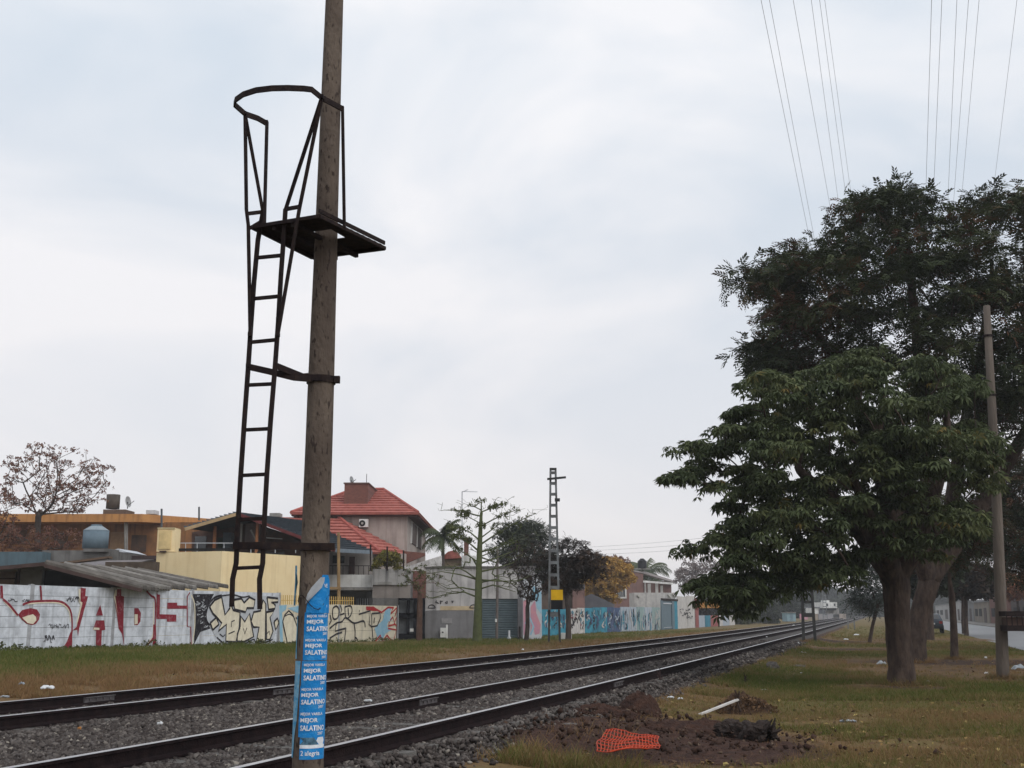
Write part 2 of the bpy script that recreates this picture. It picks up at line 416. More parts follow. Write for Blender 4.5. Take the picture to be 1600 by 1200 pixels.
# ---------------------------------------------------------------- road on the right
V = []; rr = axis([(-40, 120, 4), (120, 700, 25)])
for s in rr:
    for d in (-5.6, -8.4, -11.4): V.append(SD(s, d, gz(s, d) + (.03 if d == -8.4 else .008)))
F = [(i * 3 + k, i * 3 + k + 3, i * 3 + k + 4, i * 3 + k + 1) for i in range(len(rr) - 1) for k in (0, 1)]
struct(mesh('road', V, F, mat('wet_asphalt', (.085, .085, .09), (.13, .13, .13), .6, .5, .05, 30, spec=.6), None, True))
mb = MB()
for i in range(len(rr) - 1):
    s, e = rr[i], rr[i + 1]
    mb.hexa([SD(s, -11.4, 0), SD(e, -11.4, 0), SD(e, -14, 0), SD(s, -14, 0), SD(s, -11.4, .13), SD(e, -11.4, .13), SD(e, -14, .15), SD(s, -14, .15)])
struct(mb.build('pavement', mat('pavement_concrete', (.24, .22, .2), (.16, .15, .14), 1.5)))

# ---------------------------------------------------------------- foreground pole with ladder and platform
PX, PY = -1.392, 8.0
def poleR(z): return float(np.interp(z, [-.4, .5, 3.15, 4.3, 6.2, 9.4], [.112, .107, .095, .084, .069, .055]))
def pole_mat():
    m = mat('weathered_concrete_pole', (.142, .112, .090), (.086, .066, .054), 3.2, .92, .35, 34, .5, dark=(.045, .034, .03), stretch=(1, 1, .5))
    t = m.node_tree; b = t.nodes['Principled BSDF']; src = b.inputs['Base Color'].links[0].from_socket
    tcn = t.nodes.new('ShaderNodeTexCoord'); mp_ = t.nodes.new('ShaderNodeMapping'); mp_.inputs['Scale'].default_value = (38, 38, 13)
    vo = t.nodes.new('ShaderNodeTexNoise'); vo.inputs['Scale'].default_value = 1.0; vo.inputs['Detail'].default_value = 2
    t.links.new(tcn.outputs['Object'], mp_.inputs[0]); t.links.new(mp_.outputs[0], vo.inputs['Vector'])
    r_ = t.nodes.new('ShaderNodeMapRange'); r_.inputs[1].default_value = .60; r_.inputs[2].default_value = .66; r_.inputs[4].default_value = .8
    t.links.new(vo.outputs['Fac'], r_.inputs[0])
    mx = t.nodes.new('ShaderNodeMix'); mx.data_type = 'RGBA'; mx.inputs[7].default_value = (.028, .02, .018, 1)
    t.links.new(r_.outputs[0], mx.inputs[0]); t.links.new(src, mx.inputs[6]); t.links.new(mx.outputs[2], b.inputs['Base Color'])
    return m
mb = MB(); zs = [-.4 + .35 * i for i in range(29)]
rp_ = random.Random(2)
V = []; F = []; n = 40
for z in zs:
    for k in range(n):
        t_ = 2 * math.pi * k / n; r_ = poleR(z) * (1 + rp_.uniform(-.006, .006)); V.append((PX + r_ * math.sin(t_), PY - r_ * math.cos(t_), z))
for i in range(len(zs) - 1):
    for k in range(n): F.append((i * n + k, i * n + (k + 1) % n, (i + 1) * n + (k + 1) % n, (i + 1) * n + k))
F.append(tuple(range((len(zs) - 1) * n, len(zs) * n)))
pole = mesh('concrete_pole', V, F, pole_mat(), None, True)
tag(pole, 'tall weathered concrete pole plastered with blue posters in the foreground', 'pole')
# pits and a rusty wire on the pole
mb = MB(); wp = []
for k in range(15):
    t_ = math.radians(-70 + k * 12); z = 1.62 + .05 * math.sin(k * .6); r_ = poleR(z) + .004 + (.02 * math.sin(k / 14 * math.pi) if k < 9 else 0)
    wp.append((PX + r_ * math.sin(t_), PY - r_ * math.cos(t_), z))
mb.tube(wp, .003, 5); mb.build('wire', steel, pole)

LP = thing('ladder_platform', 'black iron ladder with hooped platform clamped to the concrete pole', 'ladder', (PX, PY, 4.3))
def lad(pts, w_, h_, name='bar', up=None):
    mb = MB()
    for p, q in zip(pts[:-1], pts[1:]): mb.bar(p, Vector(q) + (Vector(q) - Vector(p)).normalized() * .004, w_, h_, up)
    return mb.build(name, steel, LP)
YL, YR = 7.80, 7.70
left_px = [(362, 948), (363.5, 905), (369, 880), (372, 815), (376, 745), (382, 655), (388, 572), (392, 510), (397, 440), (403, 375), (411, 332)]
right_px = [(406, 952), (405.5, 905), (410.5, 880), (413, 815), (417, 742), (423, 655), (430, 570), (435, 500), (439, 430), (443, 375), (446, 328)]
LPTS = [P(x, y, YL) for x, y in left_px]; RPTS = [P(x, y, YR) for x, y in right_px]
lad(LPTS, .028, .034, 'stile', (0, 1, .01)); lad(RPTS, .028, .034, 'stile', (0, 1, .01))
def on(px, pts, y):
    for (a, b), (p, q) in zip(zip(px[:-1], px[1:]), zip(pts[:-1], pts[1:])):
        if b[1] <= y <= a[1]: return p.lerp(q, (a[1] - y) / (a[1] - b[1]))
    return pts[-1]
for yl in (888, 812, 743, 672, 602, 535, 467, 403):
    mb = MB(); mb.bar(on(left_px, LPTS, yl), on(right_px, RPTS, yl - (2 if yl > 600 else 4)), .02, .024); mb.build('rung', steel, LP)
HZ = 5.16
nodeL, nodeR = G(383, 178, HZ), G(503, 152, HZ)
lad([P(391, 523, YL - .03), P(388, 352, YL - .06), P(385, 328, YL - .07), nodeL], .022, .026, 'hoop_brace', (0, 1, .01))
lad([LPTS[-1], nodeL], .022, .026, 'hoop_brace', (0, 1, .01))
lad([P(434, 523, YR - .03), P(456, 395, YR - .09), P(468, 325, YR - .12), nodeR], .022, .026, 'hoop_brace', (0, 1, .01))
lad([RPTS[-1], nodeR], .022, .026, 'hoop_brace', (0, 1, .01))
for a_, b_ in (((386, 334, YL - .07), (411, 331, YL)), ((388, 358, YL - .06), (408, 346, YL)), ((446, 327, YR), (468, 323, YR - .12))):
    lad([P(*a_), P(*b_)], .018, .026, 'strut')
hoop = [(417, 193), (403, 185), (383, 178), (366, 163), (368, 156), (380, 147.5), (400, 141), (425, 138), (450, 137.5), (475, 138.5), (487, 140), (503, 153), (520, 162), (535, 170)]
HP = [G(x, y, HZ) for x, y in hoop]
mb = MB(); V = []; F = []
for i, p in enumerate(HP):
    d = (HP[min(i + 1, len(HP) - 1)] - HP[max(i - 1, 0)]).normalized(); a_ = Vector((d.y, -d.x, 0)) * .006; b_ = Vector((0, 0, .021))
    V += [p - a_ - b_, p + a_ - b_, p + a_ + b_, p - a_ + b_]
for i in range(len(HP) - 1):
    for k in range(4): F.append((i * 4 + k, i * 4 + (k + 1) % 4, i * 4 + 4 + (k + 1) % 4, i * 4 + 4 + k))
F += [(0, 1, 2, 3), (len(V) - 1, len(V) - 2, len(V) - 3, len(V) - 4)]
mesh('hoop_rail', V, F, steel, LP)
lad([HP[0] + Vector((0, 0, .02)), G(413, 352, 4.31)], .02, .034, 'guard_post', (0, 1, 0)); lad([HP[-1] + Vector((0, 0, .02)), G(538, 354, 4.31)], .02, .034, 'guard_post', (0, 1, 0))
for q in (nodeL, nodeR, LPTS[6], RPTS[7], P(391, 523, YL - .03), P(434, 523, YR - .03)):
    mb = MB(); mb.bar(q - Vector((0, .025, 0)), q + Vector((0, .02, 0)), .026, .026); mb.build('bolt', steel, LP)
# platform: frame and slats
c0, c1, c2, c3 = [Vector((x, y, 4.3)) for x, y in ((-1.89, 7.77), (-1.37, 7.545), (-.985, 8.25), (-1.575, 8.48))]
for p, q in ((c0, c1), (c1, c2), (c2, c3), (c3, c0)): lad([p, q], .03, .026, 'platform_frame')
for t_ in (.33, .62): lad([c0.lerp(c1, t_) - Vector((0, 0, .03)), c3.lerp(c2, t_) - Vector((0, 0, .03))], .03, .03, 'joist')
NS = 11
for k in range(NS):
    t_ = (k + .5) / NS; p, q = c0.lerp(c3, t_), c1.lerp(c2, t_); zz = Vector((0, 0, .016)); wd = .066 if k in (5, 6) else .0695
    ln = (q - p).length; ux = (q - p).normalized(); m_ = (Vector((PX, PY, 4.3)) - p).dot(ux); off = (Vector((PX, PY, 4.3)) - p - ux * m_).length
    if off < .11:
        for a_, b_ in ((p, p + ux * (m_ - .115)), (p + ux * (m_ + .115), q)): lad([a_ + zz, b_ + zz], wd, .008, 'slat')
    else: lad([p + zz, q + zz], wd, .008, 'slat')
lad([c1 + Vector((0, 0, .045)), c2 + Vector((0, 0, .045))], .012, .03, 'toe_board')
# clamps
def collar(z, h=.05, ear=True):
    mb = MB(); n = 24; V = []; F = []; r0, r1 = poleR(z) + .001, poleR(z) + .011
    for k in range(n):
        t_ = 2 * math.pi * k / n
        for r_, zz in ((r0, -h / 2), (r1, -h / 2), (r1, h / 2), (r0, h / 2)): V.append((PX + r_ * math.sin(t_), PY - r_ * math.cos(t_), z + zz))
    for k in range(n):
        for e in range(4): F.append((k * 4 + e, k * 4 + (e + 1) % 4, ((k + 1) % n) * 4 + (e + 1) % 4, ((k + 1) % n) * 4 + e))
    mb.add(V, F)
    if ear: mb.box(PX + r1 - .005, PX + r1 + .035, PY - .05, PY - .01, z - h / 2, z + h / 2)
    mb.build('collar', steel, LP)
zc = P(500, 591, 7.92).z
collar(zc)
a_, b_ = on(left_px, LPTS, 573), on(right_px, RPTS, 571)
kn = Vector((PX - .16, PY - .20, zc - .02)); kn2 = Vector((PX - .12, PY - .19, zc + .0))
lad([a_, a_.lerp(kn, .45) + Vector((0, -.01, 0)), kn, Vector((PX - .05, PY - .1, zc - .01))], .012, .045, 'bracket')
lad([b_, Vector((PX - .10, PY - .11, zc + .0)), Vector((PX + .02, PY - .105, zc))], .012, .045, 'bracket')
lad([kn + Vector((.0, -.004, .008)), Vector((PX - .09, PY - .06, zc + .028))], .012, .03, 'bracket')
zl = P(440, 853, 7.8).z
collar(zl, .05, False)
lad([on(left_px, LPTS, 853) - Vector((.02, .02, 0)), on(right_px, RPTS, 853) - Vector((0, .025, 0)), Vector((PX, PY - poleR(zl) - .02, zl)), Vector((PX + .15, PY - poleR(zl) - .005, zl))], .014, .05, 'bracket')

# ---------------------------------------------------------------- posters on the pole
blue = mat('poster_blue', (.012, .19, .50), (.06, .29, .58), 16, .75, .25, 50, .4, dark=(.10, .28, .46), ramp=(.48, .75))
pale_blue = mat('poster_faded_blue', (.06, .27, .48), (.24, .42, .54), 20, .8, ramp=(.4, .6))
pwhite = mat('poster_white', (.74, .76, .80), (.52, .56, .62), 25, .8)
pgrey = mat('poster_back', (.42, .44, .47), (.33, .36, .4), 20, .8)
THC = math.radians(9.9)
def cyl_pt(th, z, off): r_ = poleR(z) + off; return Vector((PX + r_ * math.sin(th), PY - r_ * math.cos(th), z))
def zpx(y): return P(490, y, PY - .1).z
def sheet(name, rows, m, parent, off, n=14, wob=0.0):
    """rows: (y, theta0, theta1) in degrees from the facing line"""
    V = []; F = []
    for y, a_, b_ in rows:
        for k in range(n + 1):
            th = THC + math.radians(lerp(a_, b_, k / n)); V.append(cyl_pt(th, zpx(y), off + wob * abs(math.sin(k * 1.7 + y * .3))))
    for i in range(len(rows) - 1):
        for k in range(n): F.append((i * (n + 1) + k, i * (n + 1) + k + 1, (i + 1) * (n + 1) + k + 1, (i + 1) * (n + 1) + k))
    return mesh(name, V, F, m, parent, True)
def lettering(txt, y0, y1, a0, width, parent, off=.0045, bold=.018, skew=0.0):
    """white print: y0..y1 cap height rows, from angle a0 along an arc of the given width (m)"""
    cu = bpy.data.curves.new('t', 'FONT'); cu.body = txt; cu.size = 1; cu.offset = bold; cu.resolution_u = 2
    ob = bpy.data.objects.new('t', cu); COL.objects.link(ob)
    dg = bpy.context.evaluated_depsgraph_get(); me = bpy.data.meshes.new_from_object(ob.evaluated_get(dg))
    bpy.data.objects.remove(ob); bpy.data.curves.remove(cu)
    co = np.empty(len(me.vertices) * 3, dtype=np.float32); me.vertices.foreach_get('co', co); co = co.reshape(-1, 3)
    lo, hi = co.min(0), co.max(0); z0, z1 = zpx(y1), zpx(y0)
    o = np.zeros_like(co)
    for i, c in enumerate(co):
        u_, v_ = (c[0] - lo[0]) / (hi[0] - lo[0]), (c[1] - lo[1]) / (hi[1] - lo[1]); z = lerp(z0, z1, v_) + skew * u_
        o[i] = cyl_pt(THC + math.radians(a0) + u_ * width / poleR(z), z, off)
    me.vertices.foreach_set('co', o.ravel()); me.update(); me.materials.clear()
    return link('lettering', me, pwhite, parent)
ROWS = [  # top, bottom, left angle of the sheet, right angle, text left angle, skew, label
    (957, 995.5, -33, 100, -22, .002, 'blue election poster second from the top on the concrete pole'),
    (994.5, 1032, -33, 98, -25, .0, 'blue election poster third from the top on the concrete pole'),
    (1033, 1072.5, -37, 95, -27, .001, 'blue election poster fourth from the top, just below the horizontal seam'),
    (1071.5, 1110, -40, 96, -33, .003, 'blue election poster fifth from the top, with a small tear at right'),
    (1109, 1152, -41, 97, -33, .0, 'lowest whole blue election poster on the concrete pole')]
def poster_text(t, yt, h, a0, sk):
    lettering('MEJOR VARELA', yt + h * .10, yt + h * .235, a0, .155, t, skew=sk)
    lettering('MEJOR', yt + h * .30, yt + h * .50, a0, .118, t, bold=.03, skew=sk)
    lettering('SALATINO', yt + h * .565, yt + h * .765, a0, .178, t, bold=.03, skew=sk)
    lettering('2007', yt + h * .81, yt + h * .92, a0 + 64, .045, t, skew=sk)
for i, (yt, yb, a0, a1, tx, sk, lb) in enumerate(ROWS):
    t = thing('poster', lb, 'poster', (PX, PY - .11, zpx(yb)), 'blue posters pasted on the pole')
    sheet('sheet', [(yt, a0, a1), ((yt + yb) / 2, a0 - 1, a1), (yb, a0 - .5, a1 + 1)], blue, t, .0012 + .0006 * (i % 2), wob=.0006)
    poster_text(t, yt, yb - yt, tx, sk)
t = thing('poster', 'topmost blue election poster, torn and curling off the concrete pole', 'poster', (PX, PY - .11, zpx(958)), 'blue posters pasted on the pole')
sheet('sheet', [(898, 32, 62), (904, 25, 80), (912, 12, 84), (922, -2, 88), (933, -16, 96), (944, -24, 104), (958, -27, 106)], blue, t, .004, wob=.004)
sheet('curled_edge', [(902, 22, 36), (909, 8, 34), (918, -8, 26), (928, -20, 6), (937, -25, -12), (943, -26, -24)], pgrey, t, .014, wob=.01)
poster_text(t, 922, 41, -20, .002)
lettering('VE', 912, 918, 38, .03, t, off=.012)
t = thing('poster', 'tattered remnant of a blue and white poster at the very bottom of the pole', 'poster', (PX, PY - .11, zpx(1188)))
sheet('sheet', [(1152, -33, 78), (1169, -33, 76), (1187, -33, 74)], blue, t, .0012, wob=.001)
sheet('white_strip', [(1164, -33, 70), (1169.5, -33, 68)], pwhite, t, .003)
sheet('photo', [(1152.5, -33, 18), (1158, -20, 30), (1164, -33, 34)], mat('photo_dark', (.03, .06, .09), (.10, .2, .28), 40, .8), t, .003)
sheet('photo', [(1152.5, 34, 60), (1158, 28, 66), (1164, 40, 60)], pwhite, t, .0032)
lettering('2 alegria', 1173, 1183, -28, .13, t)
t = thing('poster', 'faded pale blue poster peeling on the left side of the pole, low down', 'poster', (PX - .1, PY, zpx(1180)))
sheet('sheet', [(1033, -92, -42), (1060, -88, -44), (1090, -90, -46), (1125, -84, -52), (1150, -90, -60), (1185, -86, -66)], pale_blue, t, .003, wob=.003)
t = thing('poster', 'loose pale blue poster scrap hanging off the left edge of the pole', 'poster', (PX - .1, PY, zpx(945)))
sheet('sheet', [(883, -96, -84), (893, -112, -72), (910, -116, -74), (925, -110, -76), (940, -104, -78), (946, -98, -84)], pale_blue, t, .02, wob=.014)
t = thing('poster', 'thin strip of pale blue poster on the left edge of the pole at rail height', 'poster', (PX - .1, PY, zpx(1030)))
sheet('sheet', [(962, -92, -72), (985, -94, -70), (1008, -90, -74), (1030, -92, -70)], pale_blue, t, .003, wob=.003)

# ---------------------------------------------------------------- lattice masts along the line
mast_m = mat('galvanised_mast', (.20, .22, .23), (.11, .11, .11), 2.5, .6, .1, 20, .4, dark=(.08, .05, .04))
mast_dark = mat('mast_dark', (.032, .034, .036), (.055, .053, .05), 3, .7)
def mast(base, half_w, top_w, h, label, arm=True, dark_h=1.6, rot=0.0, nb=13, lw_=.085, m_=None):
    m_ = m_ or mast_m
    t = thing('lattice_mast', label, 'mast', base, 'steel lattice masts beside the tracks')
    ex = Vector((math.cos(rot), math.sin(rot), 0)); b = Vector(base)
    for sgn in (-1, 1):
        mb = MB(); p, q = b + ex * half_w * sgn - Vector((0, 0, .25)), b + ex * top_w * sgn + Vector((0, 0, h))
        k = p.lerp(q, dark_h / h); mb.bar(k, q, lw_, .12, (0, 1, 0)); mb.build('leg', m_, t)
        mb = MB(); mb.bar(p, k, lw_ + .001, .121, (0, 1, 0)); mb.build('leg_foot', mast_dark, t)
    for i in range(nb):
        f = (i + 1) / (nb + .25); z = .55 + (h - .6) * f ** .9; ww = lerp(half_w, top_w, z / h)
        mb = MB(); mb.bar(b + ex * -ww + Vector((0, -.05, z)), b + ex * ww + Vector((0, -.05, z)), .012, .13 if i else .2); mb.build('batten', m_, t)
    mb = MB(); mb.bar(b + ex * (-top_w - .04) + Vector((0, 0, h)), b + ex * (top_w + .04) + Vector((0, 0, h)), .14, .1); mb.build('cap', mast_dark, t)
    if arm:
        mb = MB(); z = h - .42; mb.bar(b + ex * -.26 + Vector((0, -.12, z - .03)), b + ex * .55 + Vector((0, -.12, z + .05)), .08, .09); mb.build('crossarm', mast_dark, t)
        mb = MB(); z = h - 1.35; mb.bar(b + ex * .06 + Vector((0, -.12, z)), b + ex * .28 + Vector((0, -.12, z)), .16, .13); mb.build('insulator', mast_dark, t)
    return t
MY = 48.5
mbz = gxy(P(865, 1000, MY).x, MY)
mx_ = P(866, 985, MY).x
t = mast((mx_, MY, mbz), .235, .11, P(863, 733, MY).z - mbz, 'tall grey lattice mast carrying a yellow and black plate, left of the tracks', True)
sp = MY - .2
mb = MB(); mb.box(P(861, 930, sp).x, P(879.5, 930, sp).x, sp - .05, sp, P(870, 937.5, sp).z, P(870, 921.5, sp).z); mb.build('yellow_plate', mat('sign_yellow', (.78, .47, .012), (.66, .38, .01), 3, .6), t)
mb = MB(); mb.box(P(861, 940, sp).x, P(879, 940, sp).x, sp - .05, sp, P(870, 952, sp).z, P(870, 937.6, sp).z); mb.build('black_plate', mat('sign_black', (.012, .012, .016), None, 3, .6), t)
y_ = 56.5; b_ = P(1265, 1006, y_); mast((b_.x, y_, gxy(b_.x, y_)), .29, .15, 8.0, 'lattice mast right of the tracks, its top hidden in the near tree', True, 1.6, lw_=.12, m_=mast_dark)
y_ = 104; b_ = P(1330.5, 985, y_); mast((b_.x, y_, 0.02), .30, .14, 6.7, 'farther lattice mast right of the tracks, near the vanishing point', True, .3)
y_ = 190; b_ = P(1290, 975, y_); mast((b_.x, y_, -.1), .35, .16, 8.5, 'thin mast in the distance standing above the far white house', True, .3)

# ---------------------------------------------------------------- graffiti walls along the railway
def s_of(x, d=25.0): return W(x, 957, d).dot(U)
wall_white = mat('painted_wall_white', (.64, .67, .72), (.33, .35, .38), 3.0, .9, .3, 22, .62, dark=(.16, .16, .17), ramp=(.42, .78))
wall_cream = mat('painted_wall_cream', (.68, .62, .48), (.52, .47, .37), 2.2, .9, .25, 22, .4, dark=(.22, .2, .18), ramp=(.4, .75))
post_m = mat('wall_post_concrete', (.42, .43, .45), (.26, .26, .27), 3, .9, .3, 20, .5)
def slab_wall(name, label, xs, ztop, m, rows=7, zb=None, d=25.0, thick=.07, cat='wall', colours=None, wear=1.0):
    s_mid = s_of((xs[0] + xs[-1]) / 2, d)
    t = thing(name, label, cat, SD(s_mid, d, wallz(s_mid)))
    SS = [s_of(x, d) for x in xs]; r_ = random.Random(len(xs) * 7 + int(d))
    for k, s in enumerate(SS):
        mb = MB(); z0 = wallz(s) - .4; mb.hexa([SD(s - .08, d - .006, z0), SD(s + .08, d - .006, z0), SD(s + .08, d + .12, z0), SD(s - .08, d + .12, z0)] +
            [SD(s - .08, d - .006, ztop + r_.uniform(.0, .04)), SD(s + .08, d - .006, ztop + .02), SD(s + .08, d + .12, ztop + .02), SD(s - .08, d + .12, ztop + .02)]); mb.build('post', post_m, t)
    for b_ in range(len(SS) - 1):
        sa, sb = SS[b_] + .083, SS[b_ + 1] - .083; z0 = min(wallz(sa), wallz(sb)) - .25; hh = (ztop - z0) / rows
        for k in range(rows):
            za, zb_ = z0 + k * hh + .006 * (k > 0), z0 + (k + 1) * hh - .004; o = r_.uniform(-.004, .004); j = r_.uniform(-.02, .02) if k == rows - 1 else 0
            mb = MB(); mb.hexa([SD(sa, d + o, za), SD(sb, d + o, za), SD(sb, d + thick, za), SD(sa, d + thick, za), SD(sa, d + o, zb_ + j), SD(sb, d + o, zb_ - j), SD(sb, d + thick, zb_ - j), SD(sa, d + thick, zb_ + j)])
            mb.build('slab', (colours[b_] if colours else m), t)
    return t
red = mat('graffiti_red', (.22, .022, .035), (.42, .22, .24), 7, .9, .3, 22, .3, dark=(.10, .02, .03), ramp=(.52, .82))
cream = mat('graffiti_cream', (.76, .70, .55), (.62, .56, .43), 4, .85, .2, 20, .3, dark=(.3, .27, .22))
black = mat('graffiti_black', (.018, .016, .02), (.16, .155, .165), 8, .9, ramp=(.5, .85))
lblue = mat('graffiti_light_blue', (.22, .42, .55), (.33, .5, .6), 3, .85)
pink = mat('graffiti_pink', (.55, .27, .30), (.45, .24, .32), 3, .85)
bred = mat('graffiti_bright_red', (.45, .03, .03), (.3, .03, .03), 3, .85)
gsilver = mat('graffiti_silver', (.52, .54, .57), (.40, .42, .45), 3, .85)
gw = slab_wall('graffiti_wall', 'long whitewashed slab wall with big red outlined letters by the shed', [-130, -45, 48, 178, 300, 436], 2.385, wall_white)
NRM = -NV
def A(cx, cy): return W(cx / 4.706, 880 + cy / 4.706)
def B(cx, cy): return W(300 + cx / 4.706, 880 + cy / 4.706)
def gpoly(fn, pts, m, off, parent=gw, name='graffiti_shape'): return paint(name, [fn(*p) for p in pts], m, parent, off)
def gline(fn, pts, m, wd, off, parent=gw, sm_=True, name='graffiti_line'):
    q = [fn(*p) + NRM * off for p in pts]; q = smooth_line(q) if sm_ else q
    mb = MB(); stroke_mesh(mb, q, wd, NRM); return mb.build(name, m, parent)
# big red letters
for pts in ([(0, 165), (18, 165), (22, 265), (0, 255)],
            [(130, 380), (160, 345), (220, 330), (270, 340), (292, 375), (285, 415), (262, 445), (235, 455), (195, 445), (160, 415)],
            [(515, 510), (530, 490), (528, 635), (485, 635), (480, 600)],
            [(590, 180), (630, 185), (625, 240), (645, 245), (580, 480), (572, 540), (565, 490), (530, 495), (560, 470), (605, 290), (590, 280)],
            [(735, 305), (755, 385), (703, 385)], [(705, 420), (765, 420), (772, 490), (747, 495), (742, 635), (702, 635), (705, 495), (680, 490)],
            [(860, 190), (890, 190), (890, 240), (910, 245), (905, 480), (912, 620), (895, 520), (870, 480), (860, 400), (835, 245), (855, 240)],
            [(985, 330), (1015, 330), (1035, 365), (1030, 430), (1010, 455), (985, 455)], [(1125, 450), (1145, 450), (1148, 600), (1120, 600)],
            [(1150, 210), (1158, 230), (1175, 230), (1172, 375), (1295, 378), (1295, 430), (1225, 430), (1225, 410), (1148, 410)],
            [(1228, 290), (1300, 290), (1302, 310), (1375, 312), (1375, 335), (1228, 335)]):
    gpoly(A, pts, red, .012)
for pts in ([(160, 400), (200, 385), (240, 375), (262, 395), (265, 420), (240, 448), (200, 440)], [(680, 490), (728, 490), (728, 475), (690, 472)],
            [(987, 375), (1010, 375), (1010, 445), (987, 450)], [(575, 190), (590, 190), (588, 280), (603, 290), (570, 430), (556, 460), (590, 300), (577, 285)],
            [(845, 195), (857, 195), (855, 238), (845, 240), (862, 380), (848, 300), (833, 250)]):
    gpoly(A, pts, cream, .015)
gline(A, [(20, 265), (70, 310), (130, 385)], red, .075, .012)
gline(A, [(295, 165), (300, 220), (303, 275)], red, .075, .0125, sm_=False)
gline(A, [(165, 305), (220, 285), (303, 278), (430, 280), (490, 310), (520, 360), (528, 430), (525, 520), (500, 570), (468, 622)], red, .07, .0122)
gline(A, [(28, 282), (70, 325), (125, 388)], cream, .04, .011); gline(A, [(200, 300), (303, 290), (425, 292), (480, 318), (508, 362), (516, 430)], cream, .04, .0112)
gline(A, [(1075, 205), (1110, 240), (1140, 275), (1138, 460), (1130, 540), (1060, 625)], red, .075, .0124); gline(A, [(1128, 285), (1126, 450), (1118, 535), (1072, 600)], cream, .04, .0113)
gline(A, [(1395, 215), (1375, 245), (1375, 465), (1400, 470), (1405, 600)], red, .06, .0126, sm_=False)
gline(A, [(1403, 232), (1428, 300), (1430, 460), (1412, 600)], cream, .06, .0118)
r_ = random.Random(9)
for (cx, cy, wx, wy, n_) in ((535, 265, 45, 22, 7), (430, 462, 75, 18, 8), (355, 555, 35, 28, 8), (90, 268, 30, 14, 4), (190, 275, 25, 12, 4)):   # small black scrawls
    for k in range(n_):
        x0 = cx - wx + 2 * wx * k / n_; pts = [(x0 + r_.uniform(-4, 4), cy + r_.uniform(-wy, wy)) for _ in range(4)]; pts = [(p[0] + 6 * i, p[1]) for i, p in enumerate(pts)]
        gline(A, pts, black, .022, .016 + k * .0004)
# throw-up in cream and black
gpoly(B, [(5, 226), (160, 226), (110, 325), (103, 430), (135, 480), (60, 505), (12, 600), (16, 400)], black, .011)
gpoly(B, [(215, 240), (640, 240), (640, 400), (600, 560), (450, 595), (240, 590), (175, 545), (140, 480), (100, 400), (130, 300)], gsilver, .0115)
LET = [[(125, 320), (165, 270), (215, 250), (240, 380), (275, 330), (282, 300), (300, 345), (350, 360), (345, 470), (320, 580), (245, 575), (250, 450), (190, 500), (215, 440), (180, 400), (150, 370)],
       [(130, 440), (175, 400), (195, 450), (150, 490)], [(350, 470), (355, 390), (385, 430), (420, 370), (450, 540), (380, 578), (330, 575), (330, 520)],
       [(430, 430), (450, 360), (500, 350), (520, 270), (540, 300), (535, 570), (470, 580), (490, 470), (450, 470)],
       [(300, 270), (360, 260), (380, 290), (420, 250), (460, 270), (450, 330), (400, 330), (390, 360), (310, 340)],
       [(548, 250), (630, 260), (630, 285), (580, 290), (610, 310), (605, 335), (560, 340)], [(542, 360), (600, 350), (570, 400), (592, 500), (570, 560), (545, 560)],
       [(600, 430), (625, 405), (635, 440), (612, 490)]]
for k, pts in enumerate(LET):
    gpoly(B, pts, cream, .015 + k * .0007); gline(B, pts + pts[:1], black, .095, .022 + k * .0005, sm_=False, name='graffiti_outline')
gline(B, [(215, 236), (160, 255), (118, 310), (100, 380), (108, 430), (128, 455)], black, .09, .021); gline(B, [(215, 240), (300, 232), (370, 250), (420, 240)], black, .06, .0212)
gline(B, [(180, 545), (240, 592), (310, 585), (380, 592), (450, 560), (470, 588), (540, 580), (590, 560)], black, .06, .0214)
for pts in ([(265, 520), (310, 500)], [(285, 470), (288, 430), (310, 420)], [(375, 480), (385, 520), (400, 475)], [(200, 520), (225, 540), (240, 525)], [(545, 520), (565, 500), (570, 530)]):
    gline(B, pts, black, .05, .0225, sm_=False)
for k in range(26):                                                                      # scribbles in the black block
    x0, y0 = r_.uniform(28, 110), r_.uniform(238, 470); pts = [(x0 + r_.uniform(-12, 12), y0 + r_.uniform(-9, 9)) for _ in range(4)]
    gline(B, pts, gsilver, .02, .0125 + k * .0002)
